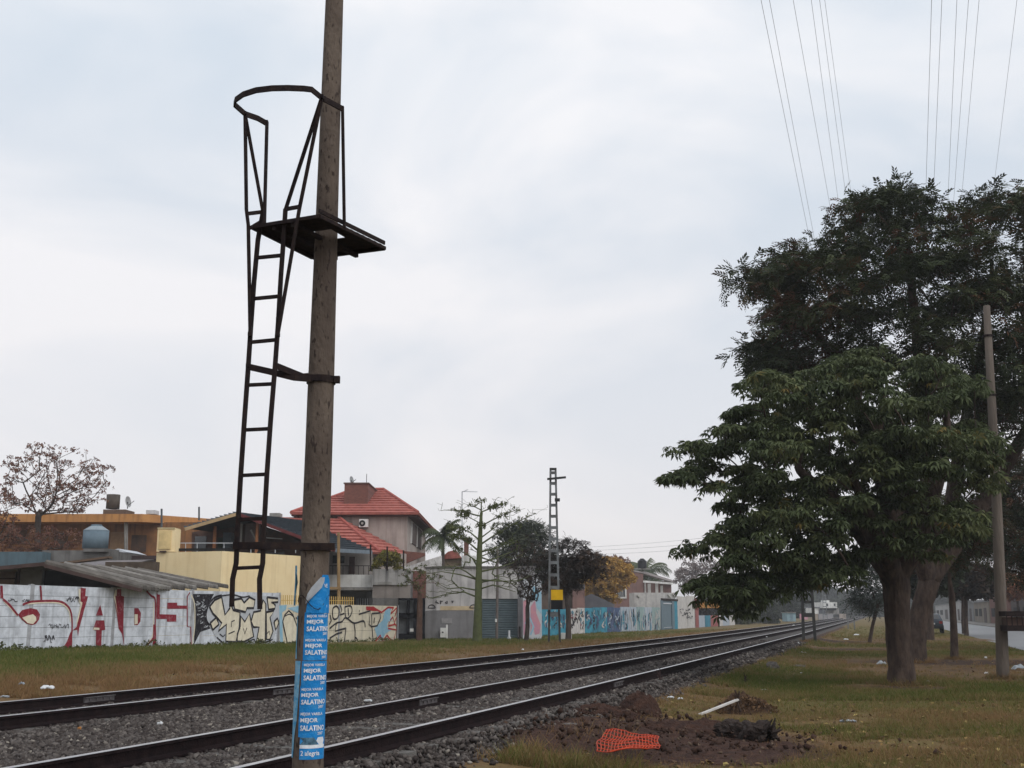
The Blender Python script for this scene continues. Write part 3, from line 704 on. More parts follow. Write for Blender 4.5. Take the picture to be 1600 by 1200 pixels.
# lower painted wall
zl_ = W(560, 945.5).z
lw = slab_wall('painted_low_wall', 'low cream wall with black outlined letters and red scribbles right of pole', [436.5, 530, 622], zl_, wall_cream, 5)
def gl(pts, m, wd, off, sm_=True): gline(B, pts, m, wd, off, lw, sm_)
gpoly(B, [(640, 312), (695, 307), (690, 340), (662, 362), (668, 590), (645, 590)], lblue, .010, lw); gpoly(B, [(700, 330), (790, 312), (792, 372), (740, 350)], lblue, .0102, lw)
bul = [(665, 430), (680, 380), (710, 350), (740, 380), (790, 520), (800, 588), (700, 588), (680, 500)]
gpoly(B, bul, cream, .014, lw); gl(bul + bul[:1], black, .08, .017, False); gl([(680, 390), (715, 375), (745, 395)], black, .05, .0175)
gl([(760, 400), (800, 430), (790, 500)], black, .06, .0172)
for k, pts in enumerate(([(1035, 330), (1060, 315), (1080, 345), (1070, 400), (1040, 410), (1032, 370), (1035, 330)], [(1090, 310), (1100, 345), (1085, 380), (1118, 370)],
            [(1122, 320), (1165, 315), (1175, 350), (1160, 390), (1130, 402), (1122, 320)], [(1010, 480), (1060, 440), (1100, 430), (1130, 400), (1190, 440), (1260, 425), (1272, 472)],
            [(1230, 345), (1225, 375), (1310, 350), (1300, 450), (1322, 470), (1330, 575)], [(1060, 440), (1050, 500), (1082, 490), (1130, 478)], [(1190, 440), (1198, 500), (1195, 582)],
            [(1130, 478), (1118, 580)], [(1010, 552), (1060, 520), (1102, 508)], [(1320, 370), (1380, 365), (1385, 400), (1360, 460), (1320, 465), (1320, 370)],
            [(1340, 400), (1335, 440)], [(1195, 545), (1210, 555), (1218, 582)], [(1145, 330), (1150, 385)], [(1012, 380), (1022, 420), (1008, 450)])):
    gl(pts, black, .085, .016 + k * .0005, k in (0, 2, 3, 11))
gpoly(B, [(1340, 480), (1400, 420), (1420, 360), (1450, 400), (1430, 470), (1480, 480), (1420, 520), (1400, 560), (1360, 540)], lblue, .012, lw)
gpoly(B, [(1405, 390), (1425, 330), (1462, 335), (1455, 385), (1470, 420), (1440, 430)], lblue, .0122, lw)
for k, pts in enumerate(([(1278, 326), (1330, 325), (1392, 362), (1440, 325), (1482, 327)], [(1480, 325), (1460, 372), (1512, 320), (1490, 392), (1505, 340)],
            [(1450, 430), (1440, 480), (1500, 490), (1480, 572)], [(1340, 582), (1382, 530), (1400, 572), (1432, 530), (1472, 582)], [(1455, 420), (1475, 395), (1490, 450), (1445, 460)], [(1500, 400), (1485, 440), (1508, 470)])):
    gl(pts, bred, .10, .0165 + k * .0006, False)
gpoly(B, [(1278, 318), (1335, 318), (1375, 352), (1340, 352), (1280, 345)], bred, .0145, lw)

# yellow picket railing on the low wall
yellow_m = mat('yellow_render', (.82, .67, .41), (.76, .60, .35), 1.0, .9, .1, 14, .25, dark=(.42, .3, .14))
yel2 = mat('yellow_pickets', (.62, .42, .13), (.5, .34, .12), 3, .8)
pk = thing('picket_railing', 'row of yellow pickets on top of the low painted wall', 'railing', W(500, 945, 25.05))
for x in np.linspace(439, 552, 34):
    if 470 < x < 512: continue
    p = W(x, 946.2, 25.04); q = W(x, 929.5 + (x - 440) * .03, 25.04); mb = MB(); mb.bar(p, q, .05, .02, tuple(NV)); mb.build('picket', yel2, pk)
mb = MB(); mb.bar(W(437, 938, 25.08), W(553, 938.5, 25.08), .03, .03); mb.build('rail', yel2, pk)

# ---------------------------------------------------------------- shed with corrugated roof behind the wall
shed = thing('corrugated_shed', 'low shed with rusty grey corrugated roof behind the graffiti wall', 'shed', P(150, 1000, 38))
tin = mat('old_corrugated_tin', (.24, .225, .205), (.115, .105, .095), 1.6, .75, .2, 20, .5, dark=(.05, .045, .04))
tin2 = mat('darker_corrugated_tin', (.15, .135, .12), (.07, .062, .055), 1.9, .8, .2, 20, .5, dark=(.04, .035, .03))  # darker tone for alternate sheets, so the lines between them show
a0_, a1_ = P(70, 881, 37.2), P(222, 920, 39.2); b0_, b1_ = P(232, 893, 49), P(356, 915, 50)
NSH = 7
for k in range(NSH):
    t0, t1 = k / NSH, (k + 1.08) / NSH
    p0, p1, q0, q1 = a0_.lerp(b0_, t0), a1_.lerp(b1_, t0), a0_.lerp(b0_, t1), a1_.lerp(b1_, t1)
    lift = Vector((0, 0, .03))
    V = []; F = []; nc = 12
    for e in range(nc + 1):
        for tt in (0, 1):
            u0 = p0.lerp(q0, e / nc); u1 = p1.lerp(q1, e / nc); z = .03 * math.sin(e * math.pi); z = .03 * (1 if e % 2 else -1)
            V.append((u0 if tt == 0 else u1) + lift + Vector((0, 0, z - .02 * tt + .09 * (1 - e / nc))))
    n0 = len(V); V += [v - Vector((0, 0, .11)) for v in V]
    for e in range(nc): F += [(2 * e, 2 * e + 1, 2 * e + 3, 2 * e + 2), (n0 + 2 * e + 2, n0 + 2 * e + 3, n0 + 2 * e + 1, n0 + 2 * e)]
    F += [tuple([0, n0, n0 + 1, 1])]
    for e in range(nc): F += [(2 * e + 1, n0 + 2 * e + 1, n0 + 2 * e + 3, 2 * e + 3), (2 * e + 2, n0 + 2 * e + 2, n0 + 2 * e, 2 * e)]
    mesh('roof_sheet', V, F, tin if k % 2 else tin2, shed)
l0_, l1_ = P(-60, 893, 36.6), P(-10, 892, 46)
mb = MB(); mb.prism([a0_, l0_, P(-60, 893, 50), b0_], (0, 0, -.05)); mb.build('roof_sheet', tin, shed)
mb = MB(); mb.bar(l0_, a0_, .05, .12); mb.build('barge_board', mat('board_dark', (.07, .045, .04), None, 3), shed)
mb = MB(); mb.bar(a0_ - Vector((0, .03, .06)), a1_ - Vector((0, .03, .06)), .05, .12); mb.build('barge_board', MATS['board_dark'], shed)
pw = mat('shed_wall', (.30, .29, .28), (.2, .19, .18), 2, .9)
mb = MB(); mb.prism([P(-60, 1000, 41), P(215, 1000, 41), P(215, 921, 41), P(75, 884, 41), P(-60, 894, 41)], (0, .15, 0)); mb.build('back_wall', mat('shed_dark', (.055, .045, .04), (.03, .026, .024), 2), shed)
pbox(27, 62, 886, 1000, 40, .2).build('wall_panel', pw, shed); pbox(23.5, 26.5, 884, 1000, 38.5, .08).build('post', MATS['board_dark'], shed)
pbox(-40, 22, 893, 914, 39.5, .1).build('wall_panel', mat('shed_brown', (.20, .15, .12), (.14, .1, .08), 4), shed)
pbox(-40, 23, 903, 905, 39.3, .06).build('rail', MATS['board_dark'], shed)

# parapet buildings behind the shed, with the water tank
pb = thing('parapet_building', 'flat grey concrete outbuilding with stained parapet under the blue tank', 'building', P(80, 1000, 52))
pgrey2 = mat('parapet_grey', (.17, .165, .16), (.09, .085, .08), .9, .9, .2, 12, .6, dark=(.05, .045, .04))
teal = mat('parapet_teal', (.10, .15, .18), (.075, .11, .13), 1.2, .9, .1, 9, .4)
pbox(-60, 60, 862, 1010, 52, 6).build('wall', teal, pb); pbox(60, 167, 860, 1010, 53, 7).build('wall', pgrey2, pb)
mb = MB(); mb.prism([P(40, 885, 51.5), P(170, 869, 51.5), P(170, 872, 51.5), P(40, 889, 51.5)], (0, .5, 0)); mb.build('ledge', mat('ledge_brown', (.15, .095, .065), (.1, .07, .05), 3), pb)
pbox(130, 168, 857, 862, 52.8, 1.6).build('tank_plinth', pgrey2, pb)
ob = thing('low_outbuilding', 'low dark walled outbuilding with grey roof between tank and yellow wall', 'building', P(200, 1000, 56))
pbox(160, 248, 868, 1010, 56, 5).build('wall', mat('dark_mauve', (.07, .05, .05), (.045, .035, .035), 2, .9), ob)
mb = MB(); mb.prism([P(80, 884, 50.8), P(165, 876, 50.8), P(240, 874, 54), P(165, 889, 50.6), P(90, 890, 50.6)], (0, .3, -.05)); mb.build('roof_slab', mat('lilac_slab', (.25, .23, .24), (.19, .18, .19), 2), ob)
mb = MB(); mb.prism([P(170, 863, 57), P(184, 857, 57), P(200, 863, 57)], (0, 3, 0)); mb.build('skylight', gsilver, ob)
pbox(164, 246, 878, 896, 50.5, .3).build('front_wall', mat('brown_plank', (.10, .075, .055), (.06, .045, .035), 3), ob)
wt = thing('water_tank', 'blue grey cylindrical water tank with conical lid on the parapet', 'tank', P(148.5, 857, 53.6))
tb = mat('tank_blue_grey', (.15, .205, .25), (.11, .15, .18), 1.5, .7, .1, 10, .3)
c = P(148.5, 857, 53.6); rT = (168 - 129) / 2 / 1786 * 53.6; hB, hT = P(148.5, 857, 53.6).z, P(148.5, 829, 53.6).z
mb = MB(); mb.cyl((c.x, c.y, hB), rT, rT, hT - hB, 24); mb.build('drum', tb, wt, True)
mb = MB(); mb.cyl((c.x, c.y, hT), rT * 1.02, rT * .5, .2, 24); mb.build('lid', mat('tank_lid', (.27, .31, .34), (.2, .24, .27), 2, .6), wt)
mb = MB(); mb.cyl((c.x, c.y, hT + .2), rT * .45, rT * .42, .08, 16); mb.build('cap', tb, wt)

# orange building
ora = thing('orange_building', 'long flat roofed orange building behind the bare red tree', 'building', P(150, 1000, 80))
om = mat('orange_fascia', (.47, .235, .085), (.37, .175, .065), .8, .9, .1, 8, .45, dark=(.13, .06, .03)); od = mat('orange_wall_dirty', (.28, .13, .052), (.15, .072, .034), .9, .9, .1, 8, .6, dark=(.06, .035, .025))
pbox(-160, 345, 816, 1010, 82, 10).build('wall', od, ora); pbox(-160, 222, 803, 815.5, 80, 13).build('fascia', om, ora)
mb = MB(); mb.prism([P(222, 803, 80), P(350, 812, 88), P(350, 822, 88), P(222, 815.5, 80)], (0, 4, 0)); mb.build('fascia', om, ora)
for x0, x1, y0, y1 in ((12, 40, 828, 850), (84, 105, 832, 858), (205, 228, 836, 862)): pbox(x0, x1, y0, y1, 81.9, .2).build('window', mat('brown_window', (.10, .055, .035), (.05, .035, .03), 2), ora)
pbox(172, 195, 831, 861, 81.92, .2).build('door', mat('tan_panel', (.25, .16, .09), (.2, .12, .07), 4), ora)
mb = MB(); mb.tube([P(197, 812, 80.5), P(197, 865, 80.5)], .14, 8); mb.build('downpipe', concrete, ora)
rt = thing('roof_tank', 'dark cylindrical tank on a plinth atop the orange building', 'tank', P(176, 803, 82))
c = P(176, 795, 82); mb = MB(); mb.cyl((c.x, c.y, c.z), .48, .48, P(176, 773, 82).z - c.z, 18); mb.build('drum', mat('tank_dark', (.09, .075, .06), (.06, .05, .045), 2), rt, True)
pbox(161, 196, 796, 803, 81.5, 2).build('plinth', mat('plinth', (.13, .09, .07), None, 2), rt)
def dish(c, r, label, face):
    t = thing('satellite_dish', label, 'dish', c); V = []; F = []; f = Vector(face).normalized(); a_ = f.cross(Vector((0, 0, 1))).normalized(); b_ = a_.cross(f)
    V.append(Vector(c) + Vector((0, 0, r * 1.2)) - f * .12 * r); n = 16
    for ring in (1, 2):
        for k in range(n):
            t_ = 2 * math.pi * k / n; rr_ = r * ring / 2; V.append(Vector(c) + Vector((0, 0, r * 1.2)) + (a_ * math.cos(t_) * .8 + b_ * math.sin(t_)) * rr_ + f * (.25 * r * (ring / 2) ** 2 - .12 * r))
    for k in range(n): F += [(0, 1 + k, 1 + (k + 1) % n), (1 + k, 1 + n + k, 1 + n + (k + 1) % n, 1 + (k + 1) % n)]
    nv = len(V); V2 = [v - f * .02 for v in V]; F2 = [tuple(i + nv for i in q[::-1]) for q in F]
    mesh('reflector', V + V2, F + F2, mat('dish_grey', (.35, .36, .37), None, 3, .6), t)
    mb = MB(); mb.bar(Vector(c), Vector(c) + Vector((0, 0, r * 1.2)), .05, .05); mb.bar(Vector(c) + Vector((0, 0, r * .5)), Vector(c) + Vector((0, 0, r * 1.1)) + f * r * 1.3, .03, .03); mb.build('mount', steel, t)
dish(P(199, 795, 82), .42, 'small satellite dish on the orange building roof beside the dark tank', (1, -.3, .2))
mb = pbox(228, 242, 797, 803, 82, 1); tag(mb.build('roof_vent_box', gsilver, None), 'small pale metal box on the orange building roof', 'vent')
for x, yt, yb, Y, lb in ((252.5, 795, 826, 53.1, 'thin dark pipe rising behind the yellow meter box'), (311, 792, 812, 60, 'thin dark pipe beside the brown gable roof')):
    mb = MB(); mb.tube([P(x, yb + 1, Y), P(x, yt, Y)], .05, 8); tag(mb.build('vent_pipe', mat('pipe_grey', (.1, .11, .12), None, 3), None), lb, 'pipe')

# yellow building
ye = thing('yellow_building', 'pale yellow rendered building behind the wall and ladder', 'building', P(350, 1000, 47))
p0, p1, p2 = P(245, 861, 53), P(347, 861, 51.6), P(474, 866, 57.6); zt = P(347, 861, 51.6).z
def wallbox(p, q, z0, z1, th, m, parent, name='wall', z1b=None):
    p, q = Vector(p), Vector(q); d = (q - p); d.z = 0; nn = Vector((-d.y, d.x, 0)).normalized() * th
    if nn.y < 0: nn = -nn
    z1b = z1 if z1b is None else z1b
    mb = MB(); mb.hexa([(p.x, p.y, z0), (q.x, q.y, z0), (q.x + nn.x, q.y + nn.y, z0), (p.x + nn.x, p.y + nn.y, z0), (p.x, p.y, z1), (q.x, q.y, z1b), (q.x + nn.x, q.y + nn.y, z1b), (p.x + nn.x, p.y + nn.y, z1)])
    return mb.build(name, m, parent)
wallbox(p0, p1, -.2, zt, .25, yellow_m, ye); wallbox(p1, p2, -.2, zt, .25, yellow_m, ye, z1b=P(474, 869, 57.6).z)
pbox(245.5, 274, 826, 862, 52.8, .8).build('meter_box', yellow_m, ye); pbox(248, 267, 829, 858, 52.75, .1).build('box_door', mat('yellow_door', (.74, .56, .28), None, 2), ye)
pbox(249, 259, 860.5, 863, 52.7, .2).build('box_foot', mat('board_dark', (.07, .045, .04)), ye); pbox(246, 273, 824.3, 826, 52.74, .9).build('box_cap', mat('yellow_cap', (.6, .5, .3), None, 2), ye)
mb = MB(); mb.bar(P(274, 848.5, 53.5), P(470, 848.5, 58), .03, .03); mb.build('handrail', gsilver, ye)
mb = MB(); mb.bar(P(268, 859, 53.4), P(365, 858.5, 54), .1, .12); mb.build('gutter', dark_void, ye)
for x in (290, 308, 350, 392, 430, 462): mb = MB(); mb.bar(P(x, 848.5, 53.5 + (x - 274) / 43.5), P(x, 864, 53.5 + (x - 274) / 43.5), .03, .03); mb.build('rail_post', gsilver, ye)
mb = MB(); mb.bar(P(402, 865, 57), P(444, 866, 57.6), .2, .2); mb.build('beam', dark_void, ye)

# veranda house with slate roof
YK = 1.06
vh = thing('veranda_house', 'house with slate gable roof, brown veranda and white balcony behind the pole', 'house', P(450, 1000, 60))
slate = mat('slate_roof', (.055, .068, .082), (.036, .046, .056), 2.5, .6, .3, 12); brownw = mat('veranda_brown', (.085, .045, .032), (.05, .03, .025), 2, .8); orw = mat('beam_orange', (.33, .14, .06), (.25, .1, .05), 3)
rA, rB = P(372, 800, 55), P(468, 812.5, 61); eC, eD = P(524, 857, 55.5), P(579, 860, 61); eE, eF = P(289, 824, 53.5), P(352, 832, 62)
def courses(q00, q10, q01, q11, n_, m, name, parent, th=.05, step=.11):
    """roof plane from ridge (q00-q10) to eave (q01-q11) as overlapping courses"""
    V = []; F = []; nn = (q10 - q00).cross(q01 - q00).normalized()
    if nn.z < 0: nn = -nn
    for k in range(n_):
        a_, b_ = k / n_, (k + 1.15) / n_; u0, u1, v0, v1 = q00.lerp(q01, a_), q10.lerp(q11, a_), q00.lerp(q01, min(b_, 1.02)), q10.lerp(q11, min(b_, 1.02)); i0 = len(V)
        V += [u0, u1, v1 + nn * step, v0 + nn * step, u0 - nn * th, u1 - nn * th, v1 - nn * th, v0 - nn * th]
        F += [tuple(i + i0 for i in f) for f in ((0, 1, 2, 3), (7, 6, 5, 4), (0, 4, 5, 1), (1, 5, 6, 2), (2, 6, 7, 3), (3, 7, 4, 0))]
    return mesh(name, V, F, m, parent)
stuff(courses(rA, rB, eC, eD, 14, slate, 'roof_slope', vh)); stuff(courses(rA, rB, eE, eF, 12, slate, 'roof_slope', vh))
for p, q, m in ((rA, eE, mat('fascia_cream', (.42, .30, .17), None, 3)), (rA, eC, mat('fascia_maroon', (.13, .035, .035), None, 3))):
    mb = MB(); mb.bar(p + Vector((0, -.06, -.1)), q + Vector((0, -.06, -.1)), .08, .16); mb.build('barge_board', m, vh)
mb = MB(); mb.bar(eC + Vector((.05, -.05, -.1)), eD + Vector((.05, 0, -.1)), .12, .2); mb.build('gutter', mat('gutter_blue', (.2, .24, .28), None, 3), vh)
mb = MB(); mb.prism([P(296, 1000, 58.5), P(500, 1000, 58.5), P(500, 852, 58.5), P(384, 812, 58.5), P(300, 832, 58.5)], (0, .3, 0)); mb.build('veranda_wall', brownw, vh)
for x in (331, 365.5, 398): pbox(x - 2, x + 2, 822 if x < 390 else 815, 1000, 55.6, .16).build('post', orw, vh)
pbox(304, 322, 838, 862, 58.4, .15).build('window', glass, vh); pbox(340, 352, 840, 864, 58.4, .15).build('door', mat('dark_green', (.03, .04, .025), None, 3), vh)
pbox(348, 361, 832, 864, 56.5, .6).build('cabinet', mat('cabinet_blue', (.075, .09, .105), None, 3), vh)
pbox(374, 378, 818, 848, 56.2, .1).build('pale_panel', concrete, vh); pbox(383, 406, 818, 848, 57.5, .1).build('mauve_panel', mat('mauve', (.20, .15, .15), None, 3), vh)
mb = MB(); mb.bar(P(392, 828, 56), P(402, 848, 56), .12, .08); mb.bar(P(412, 840, 56), P(441, 842, 56), .05, .05); mb.build('leaning_board', concrete, vh)
pbox(421, 437, 801.5, 807, 62, .8).build('roof_vent', concrete, vh)
pbox(470, 580, 861, 900, 61.3, 4).build('upper_wall', mat('house_grey', (.30, .27, .25), (.22, .2, .185), 1, .9, .1, 10, .4), vh)
for x0, x1, y0, y1 in ((520, 528, 868, 880), (532, 538, 869, 880)): pbox(x0, x1, y0, y1, 61.2, .2).build('window', dark_void, vh)
pbox(545.5, 554, 870, 897, 61.2, .2).build('door', mat('door_brown', (.06, .03, .025), None, 3), vh)
pbox(470, 581, 898, 917.5, 59.5, 1.8).build('balcony', white_paint, vh); pbox(470, 582, 917.8, 922, 59.3, 2.2).build('balcony_edge', concrete, vh)
pbox(470, 582, 922.2, 1000, 61.2, 4).build('lower_wall', mat('house_grey_low', (.16, .16, .16), (.11, .11, .11), 1), vh)
for x in range(520, 579, 8): mb = MB(); mb.bar(P(x, 898, 59.6), P(x, 884, 59.6), .03, .03); mb.build('baluster', steel, vh)
mb = MB(); mb.bar(P(515, 884, 59.6), P(580, 884, 59.6), .04, .04); mb.build('balcony_rail', steel, vh)
for x0, x1 in ((530, 550), (557, 575)):
    o = pbox(x0, x1, 935, 960, 61.1, .15).build('window', dark_void, vh)
    for x in np.linspace(x0 + 1, x1 - 1, 7): mb = MB(); mb.bar(P(x, 935, 61), P(x, 950, 61), .03, .03); mb.build('window_bar', gsilver, o)
YK = 1.0
wp_ = thing('wooden_pole', 'slim ochre wooden pole in front of the white balcony', 'pole', P(529, 990, 58))
mb = MB(); mb.tube([P(529.5, 992, 58), P(529, 832, 58)], [.10, .075], 8); mb.build('shaft', mat('ochre_wood', (.28, .19, .09), (.2, .13, .07), 4), wp_)
pbox(512, 532, 917, 921, 57.9, .25).build('arm', mat('ochre_wood', (.28, .19, .09)), wp_)

# red roofed house
rh = thing('red_roofed_house', 'two storey grey house with red tiled hip roof and brick tank tower', 'house', P(560, 1000, 72))
tile = mat('red_roof_tile', (.45, .155, .125), (.30, .10, .082), 2.8, .7, .5, 14, .35, dark=(.12, .03, .028)); tile_hi = mat('ridge_tile', (.38, .11, .085), (.28, .07, .06), 4, .7)
plaster = mat('grey_plaster', (.42, .36, .325), (.32, .275, .25), .8, .9, .1, 8, .5, dark=(.13, .11, .1))
X0, X1, Y0, Y1 = P(466, 850, 70).x, P(636, 850, 70).x, 70, 85; ze = P(560, 803, 70).z
mb = MB(); mb.box(X0, X1, Y0, Y1, -.3, ze - .05); mb.build('wall', plaster, rh)
zr = P(580, 766, 77.5).z; e = .42; ym_ = 77.5
A_, B_, C_, D_ = Vector((X0 - e, Y0 - e, ze)), Vector((X1 + e + .25, Y0 - e, ze)), Vector((X1 + e + .25, Y1 + e, ze)), Vector((X0 - e, Y1 + e, ze))
RL, RR = Vector((X0 + 2.2, ym_, zr)), Vector((P(600, 766, ym_).x, ym_, zr))
stuff(courses(RL, RR, A_, B_, 10, tile, 'roof_slope', rh)); stuff(courses(RR, RR + Vector((0, .02, 0)), B_, C_, 10, tile, 'roof_slope', rh)); stuff(courses(RR, RL, C_, D_, 10, tile, 'roof_slope', rh)); stuff(courses(RL, RL + Vector((0, -.02, 0)), D_, A_, 10, tile, 'roof_slope', rh))
for p, q in ((RL, RR), (RR, B_), (RR, C_), (RL, A_)): mb = MB(); mb.tube([p + Vector((0, 0, .05)), q + Vector((0, 0, .08))], .11, 7); mb.build('ridge_tiles', tile_hi, rh)
mb = MB(); mb.box(X0 - e, X1 + e + .2, Y0 - e + .02, Y1 + e, ze - .16, ze - .06); mb.build('eave', mat('eave_dark', (.10, .05, .045), None, 3), rh)
def brick_mat():
    m = bpy.data.materials.new('brickwork'); m.use_nodes = True; t = m.node_tree; b = t.nodes['Principled BSDF']; b.inputs['Roughness'].default_value = .9
    tcn = t.nodes.new('ShaderNodeTexCoord'); mp_ = t.nodes.new('ShaderNodeMapping'); mp_.inputs['Rotation'].default_value = (math.pi / 2, 0, 0); bk = t.nodes.new('ShaderNodeTexBrick')
    bk.inputs['Color1'].default_value = (.17, .06, .042, 1); bk.inputs['Color2'].default_value = (.12, .045, .035, 1); bk.inputs['Mortar'].default_value = (.15, .105, .09, 1); bk.inputs['Scale'].default_value = 3.6; bk.inputs['Mortar Size'].default_value = .012
    t.links.new(tcn.outputs['Object'], mp_.inputs[0]); t.links.new(mp_.outputs[0], bk.inputs['Vector']); t.links.new(bk.outputs[0], b.inputs['Base Color']); return m
brick = brick_mat(); MATS['brick'] = brick
tw0, tw1, ty = P(538, 770, 72.5).x, P(575, 770, 72.5).x, 72.5
mb = MB(); mb.box(tw0, tw1, ty, ty + 6.5, ze, P(555, 756, ty).z); mb.build('tank_tower', brick, rh)
mb = MB(); mb.box(tw0 - .06, tw1 + .06, ty - .06, ty + 6.56, P(555, 755.9, ty).z, P(555, 754, ty).z); mb.build('tower_coping', mat('coping', (.14, .085, .075), None, 3), rh)
zt_ = P(555, 754, ty).z
dish((P(549, 755, 74).x, 74, zt_), .27, 'satellite dish on the brick tower of the red roofed house', (1, -.5, .2))
mb = MB(); mb.tube([(P(575, 755, 74).x - .1, 74, zt_ - .05), (P(575, 755, 74).x - .1, 74, zt_ + .75)], .02, 6); tag(mb.build('antenna_rod', steel, None), 'short antenna rod on the brick tower of the red roofed house', 'antenna')
ac = thing('air_conditioner', 'white air conditioner unit on the grey wall under the red roof', 'air conditioner', P(568, 824, 69.7))
pbox(561, 575, 811, 823.5, 69.6, .36).build('case', white_paint, ac); c = P(566, 817.5, 69.58)
mb = MB(); mb.tube([c + Vector((0, .01, 0)), c - Vector((0, .012, 0))], .19, 18); mb.build('fan_ring', dark_void, ac); mb = MB(); mb.tube([c - Vector((0, .012, 0)), c - Vector((0, .02, 0))], .08, 12); mb.build('fan_hub', concrete, ac)
mb = MB(); mb.box(X1 - .02, X1 + .06, 72.4, 80.5, P(650, 853, 76).z, P(650, 822, 76).z); o = mb.build('window', mat('shutter_brown', (.12, .095, .085), (.09, .07, .065), 3), rh)
for y_ in (72.3, 76.4, 80.5): mb = MB(); mb.box(X1 - .01, X1 + .1, y_, y_ + .14, P(650, 854, 76).z, P(650, 821, 76).z); mb.build('frame', white_paint, o)
# lower hip roof in front
qa, qb, qc, qd, qe = P(440, 808, 69.9), P(529, 809, 69.9), P(642, 868, 69.9), P(594, 864, 65.5), P(440, 864, 65.5)
stuff(courses(qa, qb, qe, qd, 11, tile, 'roof_slope', rh)); stuff(courses(qb, qb + Vector((.02, 0, 0)), qd, qc, 11, tile, 'roof_slope', rh))
mb = MB(); mb.tube([qb + Vector((0, 0, .05)), qd + Vector((0, 0, .08))], .12, 7); mb.build('ridge_tiles', tile_hi, rh)
pbox(440, 632, 865, 1000, 66.2, 3.5).build('lower_wall', plaster, rh)

# stained wall, white wall and brick panels
sw = thing('stained_wall', 'grey wall streaked black with damp under the yellow green shrub', 'wall', P(605, 1000, 62))
stain = mat('black_streaked_wall', (.36, .35, .34), (.27, .26, .25), 1.5, .9, .2, 10, .95, dark=(.03, .03, .033))
pbox(582, 638, 889, 914, 62, .4).build('upper_band', stain, sw); pbox(582, 621, 934.5, 1000, 62.1, .4).build('wall', pgrey2, sw); pbox(582, 640, 914.2, 934.2, 62.1, .4).build('wall', mat('beige_render', (.26, .23, .21), (.2, .175, .16), 1, .9, .1, 8, .5), sw)
pbox(586, 612, 909, 913.5, 61.97, .05).build('pale_patch', concrete, sw)
for x, yt in ((579, 851), (605, 854), (630.5, 860)):
    mb = MB(); mb.tube([P(x, 892, 61.8), P(x, yt, 61.8)], .045, 6); tag(mb.build('iron_post', steel, None), {579: 'dark iron post at the right end of the slate roof', 605: 'dark iron post rising through the yellow green shrub', 630: 'dark iron post left of the brick panel'}[int(x)], 'post')
ww_ = thing('whitewashed_wall', 'peeling whitewashed wall with brick panels left of the garage', 'wall', P(660, 1000, 66))
mb = MB(); mb.prism([P(632, 1000, 66), P(663, 1000, 66), P(663, 886, 66), P(690, 884, 66), P(690, 868, 66), P(665, 876, 66), P(640, 884, 66), P(632, 884, 66)], (0, .3, 0)); mb.build('wall', mat('peeling_white', (.62, .60, .59), (.36, .34, .33), 2.5, .9, .2, 14, .6, dark=(.12, .11, .1)), ww_)
mb = MB(); mb.prism([P(631, 861, 67), P(664, 864, 67), P(664, 868, 67), P(631, 882, 67)], (0, .3, 0)); mb.build('brick_panel', brick, ww_)
pbox(645, 665, 892, 935, 65.7, .4).build('brick_panel', brick, ww_)
gt = thing('black_gate', 'black metal gate with grey panes between painted wall and garage', 'gate', P(640, 1000, 64.5))
gbl = mat('gate_black', (.012, .012, .016), None, 3, .5); gpane = mat('gate_pane', (.20, .21, .22), (.14, .15, .16), 2, .4)
pbox(588, 664, 934.5, 938, 64, .3).build('lintel', gbl, gt); pbox(622, 664, 936.5, 1000, 64.4, .1).build('pane', gpane, gt)
for x0, x1, y0, y1 in ((635.5, 640, 936, 1000), (622, 664, 957.5, 966), (622, 664, 990, 1001), (659, 664, 936, 1001), (646, 658, 936, 1000), (621, 623, 936, 1001)): pbox(x0, x1, y0, y1, 64.15, .12).build('gate_bar', gbl, gt)
pbox(640.5, 646, 982, 987, 64.1, .05).build('notice', white_paint, gt)
# garage
ga = thing('garage_building', 'grey white rendered garage with blue grey roller shutter', 'garage', P(750, 1000, 67.5))
gar = mat('garage_render', (.52, .50, .49), (.36, .345, .34), .9, .9, .15, 9, .75, dark=(.13, .12, .125))
YG = 67.6
pbox(664, 740, 887, 953.8, YG, 8).build('wall', gar, ga); pbox(664, 740, 954, 1003, YG - .03, 8).build('lower_wall', mat('garage_grey', (.22, .215, .22), (.17, .165, .17), 1.2, .9, .1, 9, .3), ga)
pbox(740, 753, 887, 1003, YG, 8).build('wall', gar, ga); pbox(753, 809, 887, 935.5, YG + .001, 8).build('wall', gar, ga); pbox(809, 836, 887, 1003, YG, 8).build('wall', mat('garage_side', (.27, .26, .265), (.2, .19, .2), 1, .9, .1, 9, .6), ga)
pbox(663, 838, 884.6, 887, YG - .1, 8.3).build('coping', mat('coping_grey', (.16, .15, .15), None, 3), ga)
pbox(688, 740, 947, 953.5, YG - .02, .1).build('cream_band', mat('cream_band', (.58, .46, .30), None, 2), ga)
for cx in (674.5, 739.5):
    mb = MB(); q = [P(cx + 5.5 * math.cos(a_), 950 - 5 * math.sin(a_), YG - .03) for a_ in np.linspace(0, math.pi, 12)] + [P(cx - 5.5, 950, YG - .03), P(cx + 5.5, 950, YG - .03)]; stroke_mesh(mb, q, .05, Vector((0, -1, 0))); mb.build('painted_arch', black, ga)
r_ = random.Random(4)
for cx in (683, 690, 697, 706):
    mb = MB(); stroke_mesh(mb, [P(cx + r_.uniform(-3, 3), 941 + r_.uniform(-3, 3), YG - .025) for _ in range(4)], .06, Vector((0, -1, 0))); mb.build('painted_mark', black, ga)
sh = None; sm_ = mat('shutter_blue_grey', (.115, .15, .165), (.085, .115, .13), 2, .6, .05, 10, .3)
zb, ztp = P(780, 1003, YG).z, P(780, 936, YG).z; xa, xb = P(753.3, 970, YG).x, P(808.7, 970, YG).x; nsl = 18
